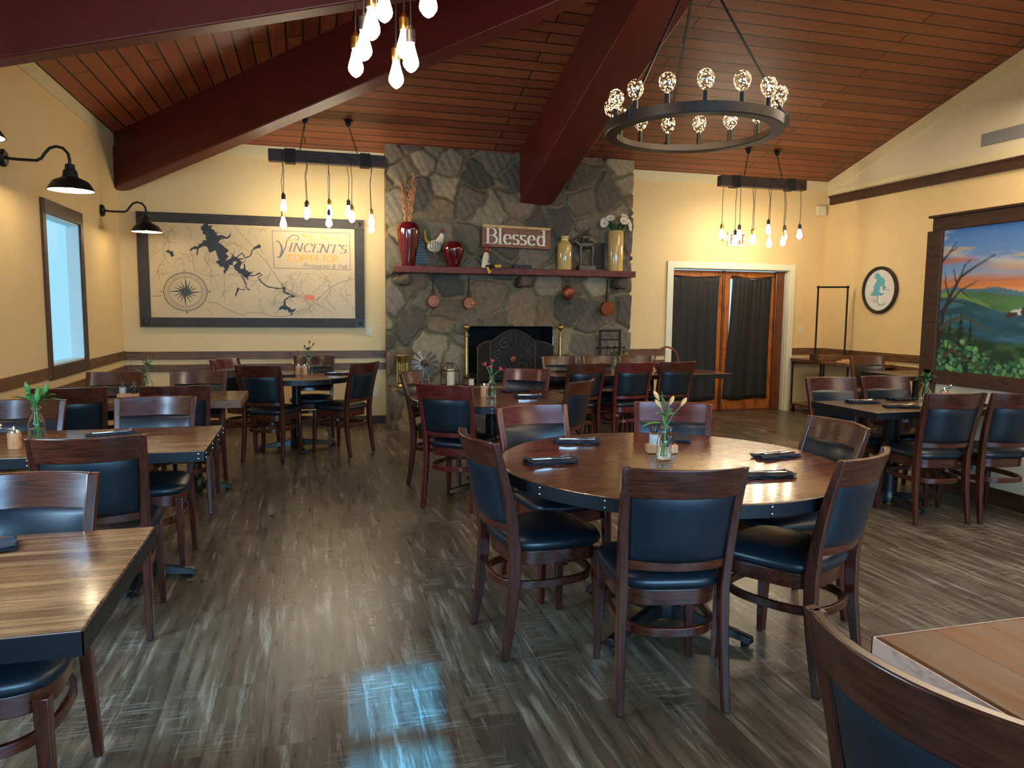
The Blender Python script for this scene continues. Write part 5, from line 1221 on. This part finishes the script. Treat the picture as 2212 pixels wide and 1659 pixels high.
for dx, dy, dz, ax, az in ((-.17, -.03, .60, -.7, .5), (-.10, -.05, .67, -.4, .8), (-.15, .02, .64, -.8, .5), (.08, -.06, .64, .1, .4), (.16, -.04, .62, .6, .4), (.20, .02, .58, .8, .2), (.12, .0, .70, .3, .8)):
    d = Vector((ax, -.8, az)).normalized(); M = Matrix.Translation((dx, dy, dz)) @ d.to_track_quat('Z', 'X').to_matrix().to_4x4()
    for k in range(16):
        a = 2 * PI * k / 16; c, s_ = math.cos(a), math.sin(a); pt.add([(c * .015 - s_ * .006, s_ * .015 + c * .006, .004), (c * .015 + s_ * .006, s_ * .015 - c * .006, .004), (c * .055 + s_ * .009, s_ * .055 - c * .009, .012), (c * .060, s_ * .060, .010), (c * .055 - s_ * .009, s_ * .055 + c * .009, .012)], [(0, 1, 2, 3, 4)], M)
    ctr.ball((0, 0, .006), .019, 10, M, (1, 1, .6)); sm_.tube([(dx * .3, dy * .3, .50), (dx * .7, dy, dz - .05), (dx, dy + .01, dz)], .005, 6)
for k in range(9):
    a = k * .7 + .3; c, s_ = math.cos(a), math.sin(a); lf.add([(c * .02, s_ * .02, .51), (c * .09 - s_ * .03, s_ * .06 + c * .03, .58), (c * .16, s_ * .08, .60 + .03 * (k % 3)), (c * .09 + s_ * .03, s_ * .06 - c * .03, .57)], [(0, 1, 2, 3)])
sm_.tube([(.10, 0, .52), (.19, 0, .66), (.235, 0, .64), (.25, 0, .56)], .008, 6)
pt.build('daisy_petals', M_white, v, ang=60); ctr.build('daisy_centres', M_yellow, v); lf.build('leaves', M_leafd, v); sm_.build('stems', M_leaf, v)
# Blessed sign hung on the chimney
bs = thing('wooden_sign', 'brown wooden plaque reading Blessed, leaning above the mantel', 'sign', (2.565, 9.13, 2.36), 0)
Mt = Matrix.Rotation(R_(1.0), 4, 'Y') @ Matrix.Rotation(R_(-4), 4, 'X')
MB().box(-.45, .45, -.018, .018, -.135, .14, Mt).build('plaque', M_signwood, bs, bevel=.006)
m = MB(); put_text(m, 'Blessed', GL, lambda x, z: tuple(Mt @ Vector((x, -.0195, z))), .80, .19, (-.405, -.092), nib=(.062, .018)); m.build('lettering', M_cream, bs, ang=0)
m = MB(); m.box(-.45, .45, -.0195, -.018, .112, .139, Mt); m.build('pale_top_edge', M_lightwood, bs, ang=0)
# standing rooster
ro = thing('rooster_ornament', 'painted ceramic rooster on a thin stand between the maroon vases', 'ornament', at_m(1.50))
MB().ball((0, 0, .25), .075, 16, sc=(1.25, .8, 1.0)).tube([(.05, 0, .29), (.085, 0, .35), (.10, 0, .40)], [.055, .040, .028], 12).build('body', M_rooW, ro)
MB().tube([(-.06, 0, .27), (-.11, 0, .33), (-.12, 0, .42), (-.10, 0, .46)], [.03, .035, .022, .004], 10, flat=.5).build('tail', M_rooY, ro)
MB().ball((.105, 0, .415), .024, 12).build('head', M_rooB, ro)
m = MB()
for k in range(4): m.ball((.085 + .014 * k, 0, .444 + .006 * math.sin(k * 1.1)), .011, 8, sc=(1, .5, 1.4))
m.ball((.120, 0, .385), .010, 8, sc=(.8, .5, 1.5)); m.build('comb', M_rooR, ro)
m = MB()
for k in range(5): m.tube([(-.05 + .03 * k, -.062, .21), (-.06 + .03 * k, -.072, .26), (-.05 + .03 * k, -.055, .30)], .004, 5)
m.build('wing_stripes', M_dkcloth, ro)
MB().tube([(0, 0, .19), (0, 0, .006)], .006, 8).tube([(0, 0, .19), (.0, -.01, .13)], .014, 8).lathe([(.045, 0), (.045, .006), (0, .01)], 20).build('stand', M_pewter, ro)
# sitting rooster figure with dangling boots
r2 = thing('sitting_rooster', 'painted rooster figure sitting on the mantel edge with yellow boots', 'ornament', (2.13, 8.99, MZ))
MB().tube([(0, 0, .0), (0, .0, .07), (.005, 0, .13), (.01, 0, .19)], [.050, .052, .042, .026], 14).build('body', M_rooW, r2)
MB().tube([(-.03, .02, .04), (-.08, .02, .10), (-.10, .02, .16)], [.030, .026, .006], 10, flat=.5).build('tail_feathers', M_rooB, r2)
h = MB().ball((.012, -.01, .225), .034, 14, sc=(1, .9, 1.2)).build('head', M_rooR, r2)
m = MB()
for k in range(4): m.ball((-.014 + .016 * k, -.01, .268 + .008 * math.sin(k)), .014, 8, sc=(1, .6, 1.4))
m.build('comb', M_rooR, h); MB().tube([(.04, -.012, .225), (.068, -.014, .218)], [.011, .002], 8).build('beak', M_rooY, h)
MB().tube([(.0, -.04, .02), (.05, -.06, .02), (.10, -.07, .018)], .019, 8).tube([(.0, -.04, .02), (.01, -.10, .005), (.03, -.12, -.03)], .017, 8).build('trousers', M_dkcloth, r2)
MB().tube([(.10, -.07, .018), (.18, -.075, .022)], .020, 8).build('boot', M_rooY, r2); MB().tube([(.005, -.10, -.0), (.03, -.125, -.07)], .020, 8).build('boot', M_rooY, r2)
MB().ball((.045, -.135, -.085), .022, 8, sc=(1.6, 1, .7)).build('shoe', M_dkcloth, r2)
MB().tube([(.02, -.045, .06), (.05, -.05, .09), (.03, -.055, .11)], .010, 8).build('arm', M_rooB, r2)
tag(MB().box(-.12, .12, -.03, .03, 0, .05).build('black_box', M_black, bevel=.005, ang=0), 'small flat black box on the middle of the mantel', 'box').location = at_m(2.62)
# pewter statue of stacked animals
an = thing('stacked_animals_statue', 'dull metal statue of a donkey with smaller animals stacked on its back', 'statue', at_m(3.47))
MB().box(-.10, .13, -.05, .05, 0, .065).build('plinth', M_pewter, an, bevel=.004)
b = MB().tube([(-.10, 0, .325), (-.06, 0, .33), (.02, 0, .325), (.09, 0, .335), (.11, 0, .325)], [.030, .052, .055, .052, .030], 14)
b.tube([(-.09, 0, .335), (-.125, 0, .365), (-.145, 0, .375)], [.034, .026, .020], 12).tube([(-.135, 0, .385), (-.175, 0, .36), (-.20, 0, .345)], [.024, .019, .014], 12)
for x_, y_ in ((-.075, -.028), (-.06, .028), (.085, -.028), (.095, .028)): b.tube([(x_, y_, .31), (x_ + (.01 if x_ > 0 else -.004), y_, .24), (x_, y_, .16), (x_ + .004, y_, .065)], [.024, .017, .011, .012], 8)
for s_ in (-1, 1): b.tube([(-.135, s_ * .014, .40), (-.125, s_ * .02, .43)], [.008, .003], 6)
b.tube([(.11, 0, .345), (.13, 0, .30), (.13, 0, .25)], .007, 6); b.build('donkey', M_pewter, an)
b = MB().tube([(-.06, 0, .42), (-.03, 0, .425), (.03, 0, .425), (.06, 0, .42)], [.028, .042, .042, .025], 12).ball((-.08, 0, .43), .027, 10, sc=(1.3, .9, .9))
for x_ in (-.04, .04): b.tube([(x_, -.02, .41), (x_, -.02, .375)], .010, 6).tube([(x_, .02, .41), (x_, .02, .375)], .010, 6)
b.build('sheepdog', M_pewter, an)
b = MB().tube([(-.02, 0, .475), (.0, 0, .49), (.03, 0, .49)], [.012, .022, .014], 10).tube([(-.02, 0, .49), (-.035, 0, .53), (-.03, 0, .545)], [.014, .010, .009], 8).tube([(.03, 0, .49), (.055, 0, .53), (.045, 0, .56)], [.012, .016, .003], 8, flat=.5).tube([(0, 0, .475), (0, 0, .455)], .005, 6); b.build('cockerel', M_pewter, an)
# hanging pans
def pan(x, zc, R, label, dots=False, hl=.19):
    t = thing('hanging_pan', label, 'pan', (x, 8.985, zc), 0, 'copper pans hanging under the mantel')
    Mx = Matrix.Rotation(PI / 2, 4, 'X')
    MB().lathe([(R, -.02), (R * .97, .018), (R * .9, .026), (0, .028)], 36, Mx).build('bowl', M_copper, t)
    top_ = MZ - .085 - zc - .004
    h = MB().tube([(0, .02, R - .01), (0, .02, R + .04), (0, .02, top_ - .02)], [.020, .020, .013], 8, flat=.5).tube([(-.03, .02, R - .015), (-.024, .02, R + .06), (0, .02, R + .075), (.024, .02, R + .06), (.03, .02, R - .015)], .004, 6); h.build('iron_handle', M_iron, t)
    if dots:
        for dx, dz in ((0, .6), (0, -.6), (-.55, 0), (0, 0), (.55, 0)): MB().ball((dx * R, -.028, dz * R * .75), .015, 10, sc=(1, .5, 1)).build('dimple', M_brass, t)
    return t
pan(1.478, 1.545, .078, 'small plain copper pan, leftmost under the mantel'); pan(1.925, 1.525, .078, 'copper egg pan with five round dimples under the mantel', True); pan(3.76, 1.475, .098, 'largest copper pan, rightmost under the mantel')
t = thing('copper_bowl', 'shiny round copper bowl with iron rings hanging under the mantel', 'bowl', (3.215, 8.985, 1.67), 0)
MB().ball((0, 0, 0), .082, 24, sc=(.95, .5, 1.12)).build('bowl', M_copper, t)
for zz, rr_ in ((.120, .030), (-.118, .026)):
    m = MB().tube([(rr_ * math.cos(a), 0, zz + rr_ * math.sin(a)) for a in [2 * PI * k / 18 for k in range(18)]], .006, 6, closed=True)
    if zz > 0: m.tube([(0, 0, .145), (0, 0, MZ - .085 - 1.67)], .005, 6)
    m.build('ring', M_iron, t)

# ------------------------------------------------------------------ hearth things
HT = .514
sc = thing('fire_screen', 'arched black mesh fire screen with iron scrolls in the firebox opening', 'screen', (2.53, 9.12, HT))
def scr(x0, x1, zt, arch, y0, y1):
    m = MB(); n = 14; vs = []
    for i in range(n + 1):
        u = i / n; x = lerp(x0, x1, u); z = zt + arch * math.sin(PI * u) if arch > 0 else zt + (-arch) * (math.sin(PI / 2 * (u if x0 < 0 and x1 < 0 else 1 - u)))
        vs += [(x, lerp(y0, y1, u), .03), (x, lerp(y0, y1, u), z)]
    return m.add(vs, [(2 * i, 2 * i + 2, 2 * i + 3, 2 * i + 1) for i in range(n)]), [vs[2 * i + 1] for i in range(n + 1)]
fr = MB()
for a in ((-.30, .30, .52, .16, 0, 0), (-.50, -.30, .48, -.06, .0 - .14, 0), (.30, .50, .48, -.06, 0, -.14)):
    mm, tp = scr(*a); o = mm.build('mesh_panel', M_screen, sc, ang=0); so = o.modifiers.new('thick', 'SOLIDIFY'); so.thickness = .004
    fr.tube([(tp[0][0], tp[0][1] - .006, .0)] + [(x, y - .006, z) for x, y, z in tp] + [(tp[-1][0], tp[-1][1] - .006, .0)], .008, 6)
fr.build('frame', M_pewter, sc)
m = MB()
def scroll(cx_, cz_, r0, turns, a0, sg):
    pts = []
    for i in range(26): tt = i / 25; a = a0 + sg * tt * turns * 2 * PI; rr_ = r0 * (1 - .85 * tt); pts.append((cx_ + rr_ * math.cos(a), -.014, cz_ + rr_ * math.sin(a)))
    m.tube(pts, .0045, 5)
for sg in (-1, 1):
    scroll(sg * .12, .50, .07, 1.2, PI / 2, -sg); scroll(sg * .20, .38, .06, 1.2, -PI / 2, sg); scroll(sg * .12, .20, .07, 1.2, 0, sg); scroll(sg * .22, .24, .05, 1.1, PI / 2, sg)
    m.tube([(sg * .02, -.014, .64), (sg * .035, -.014, .56), (0, -.014, .46), (sg * .10, -.014, .36), (sg * .07, -.014, .26), (0, -.014, .12)], .0045, 5); m.tube([(sg * .26, -.014, .50), (sg * .18, -.014, .42), (sg * .24, -.014, .34), (sg * .16, -.014, .22), (sg * .26, -.014, .10)], .0045, 5)
m.build('scrollwork', M_pewter, sc); MB().lathe([(.042, 0), (.042, .012), (.030, .018), (0, .014)], 20, Matrix.Translation((0, -.012, .30)) @ Matrix.Rotation(PI / 2, 4, 'X')).build('medallion', M_copper, sc)
for x, lb in ((1.90, 'tall brass andiron post with a ball top left of the fire screen'), (3.135, 'tall brass andiron post with a ball top right of the fire screen')):
    t = thing('andiron', lb, 'andiron', (x, 9.02, HT), 0, 'brass andirons')
    MB().lathe([(.040, .0), (.040, .02), (.026, .04), (.030, .08), (.034, .10), (.030, .13), (.022, .60), (.034, .61), (.034, .622), (.018, .63), (.014, .66), (.02, .675)], 24).build('shaft', M_brass, t)
    MB().ball((0, 0, .715), .040, 20).build('ball_finial', M_brass, t)
rk = thing('fire_tool_rack', 'black iron fire tool rack with cut-out leaves right of the fireplace opening', 'rack', (3.80, 8.96, HT))
MB().box(-.15, -.125, -.01, .01, 0, .69).box(.125, .15, -.01, .01, 0, .69).box(-.15, .15, -.012, .012, .66, .69).box(-.15, .15, -.012, .012, .55, .57).box(-.15, .15, -.012, .012, .44, .465).box(-.15, .15, -.10, .10, 0, .02).build('frame', M_black, rk, ang=0)
m = MB().tube([(-.12, 0, .60), (-.04, 0, .625), (.04, 0, .60), (.12, 0, .63)], .005, 6)
for k in range(7):
    x_ = -.10 + .033 * k; m.ball((x_, 0, .615 + (.018 if k % 2 else -.018)), .014, 8, sc=(1, .3, .6))
m.build('leaf_cutwork', M_pewter, rk)
for x_ in (-.19, -.05, .05, .19):
    MB().tube([(x_, -.02, .46), (x_ + .012, -.03, .475), (x_ + .02, -.02, .455), (x_, -.02, .43), (x_, -.02, .10)], .006, 6).build('tool_handle', M_iron, rk)
MB().box(-.20, .20, -.006, .006, .445, .460).build('hook_bar', M_black, rk, ang=0)
# brass can, windmill ornament, lanterns
bc = thing('brass_can', 'tall pierced brass can standing at the left end of the hearth', 'can', (1.085, 8.90, HT))
MB().lathe([(.075, 0), (.078, .01), (.060, .03), (.062, .05), (.062, .29), (.066, .30), (.085, .375), (.080, .375), (.060, .30), (.056, .05), (0, .04)], 28).build('body', M_brass, bc)
m = MB()
for k in range(9): m.lathe([(.0625, .06 + k * .026), (.065, .064 + k * .026), (.0625, .068 + k * .026)], 24, cap=False)
for k in range(14): a = 2 * PI * k / 14; m.tube([(.064 * math.cos(a), .064 * math.sin(a), .05), (.064 * math.cos(a), .064 * math.sin(a), .29)], .003, 5)
m.build('lattice', M_brasssock, bc)
wm = thing('windmill_ornament', 'galvanised farm windmill ornament on the hearth', 'ornament', (1.36, 8.93, HT))
m = MB()
for k in range(13):
    a = 2 * PI * k / 13; M = Matrix.Translation((0, -.03, .275)) @ Matrix.Rotation(a, 4, 'Y') @ Matrix.Rotation(R_(18), 4, 'Z')
    m.loft([[(-.012, -.002, .055), (.012, -.002, .055), (.012, .002, .055), (-.012, .002, .055)], [(-.030, -.004, .165), (.030, .006, .165), (.030, .010, .165), (-.030, .0, .165)]], M)
m.build('blades', M_galv, wm, ang=0); MB().lathe([(.03, 0), (.03, .02), (0, .026)], 18, Matrix.Translation((0, -.03, .275)) @ Matrix.Rotation(PI / 2, 4, 'X')).build('hub', M_bronze, wm)
m = MB()
for sx, sy in ((-1, -1), (1, -1), (1, 1), (-1, 1)): m.tube([(sx * .06, sy * .05, 0), (sx * .012, sy * .01, .27)], .006, 6)
for z_, k_ in ((.08, .045), (.16, .030)): m.tube([(-k_, -k_ * .8, z_), (k_, -k_ * .8, z_), (k_, k_ * .8, z_), (-k_, k_ * .8, z_)], .004, 5, closed=True)
m.build('tower', M_galv, wm)
def lantern(x, y, w, h, label, cw=.045, chh=.17):
    t = thing('candle_lantern', label, 'lantern', (x, y, HT), R_(12), 'wire lanterns with ivory candles'); m = MB()
    for sx in (-1, 1):
        for sy in (-1, 1): m.tube([(sx * w, sy * w, 0), (sx * w, sy * w, h * .62), (sx * w * .45, sy * w * .45, h * .92)], .005, 6)
    for z_ in (.006, h * .62): m.tube([(-w, -w, z_), (w, -w, z_), (w, w, z_), (-w, w, z_)], .006, 5, closed=True)
    m.box(-w * .5, w * .5, -w * .5, w * .5, h * .90, h * .94); m.build('frame', M_bronze, t)
    MB().lathe([(0, .002), (cw, .002), (cw, chh), (cw * .9, chh + .004), (0, chh - .004)], 24).build('candle', M_candle, t)
    return t
lantern(1.675, 8.92, .085, .30, 'taller wire lantern with an ivory candle beside the windmill', .052, .20); lantern(1.93, 8.88, .075, .15, 'low wire lantern with a short candle by the left andiron', .035, .085)

# ------------------------------------------------------------------ cart and pipe frame in the back right corner
ct_ = thing('rolling_cart', 'wooden-topped rolling cart with black pipe legs by the curtained door', 'cart', (7.05, 8.58, 0))
MB().box(-.26, .27, -.72, .72, .745, .785).build('top', M_tabtop, ct_, bevel=.004)
MB().box(-.25, .26, -.71, .71, .105, .135).build('lower_shelf', M_tabred, ct_, bevel=.004)
for x_, y_ in ((-.235, .69), (-.235, .02), (-.235, -.45), (.245, .69), (.245, -.66)): MB().tube([(x_, y_, .10), (x_, y_, .745)], .014, 10).build('leg', M_black, ct_)
for x_, y_ in ((-.22, .66), (-.22, -.66), (.22, .66), (.22, -.66)):
    MB().lathe([(.036, -.013), (.038, 0), (.036, .013)], 18, Matrix.Translation((x_, y_, .038)) @ Matrix.Rotation(PI / 2, 4, 'Y')).box(x_ - .02, x_ + .02, y_ - .02, y_ + .02, .075, .105).build('caster', M_black, ct_)
pf = thing('pipe_frame', 'black pipe frame standing on a wooden base on the cart', 'frame', (7.02, 8.72, .7855))
MB().box(-.29, .28, -.06, .06, .0, .075).build('wooden_base', M_browned, pf, bevel=.004); MB().box(-.30, -.255, -.065, .065, 0, .085).build('end_cap', M_base, pf, bevel=.004)
MB().tube([(-.26, 0, .075), (-.26, 0, 1.01)], .013, 10).tube([(.22, 0, .075), (.22, 0, 1.02)], .013, 10).tube([(-.26, 0, 1.01), (.22, 0, 1.02)], .013, 10).ball((-.26, 0, 1.01), .022, 10).ball((.22, 0, 1.02), .022, 10).lathe([(.030, .075), (.030, .09), (.018, .095)], 14, c=(-.26, 0)).lathe([(.030, .075), (.030, .09), (.018, .095)], 14, c=(.22, 0)).build('pipe', M_black, pf)
for k, (y_, z_, w_, l_, lb) in enumerate(((8.20, 0, .17, .16, 'lower light wood cutting board on the cart'), (8.17, .023, .14, .13, 'upper light wood cutting board stacked on the cart'), (7.975, 0, .15, .045, 'narrow light wood board near the end of the cart'))):
    o = MB().box(-w_, w_, -l_, l_, 0, .022).build('cutting_board', M_lightwood, bevel=.004, ang=0); o.location = (6.99, y_, .7857 + z_); o.rotation_euler = (0, 0, .12 * k); tag(o, lb, 'board', 'cutting boards on the cart')
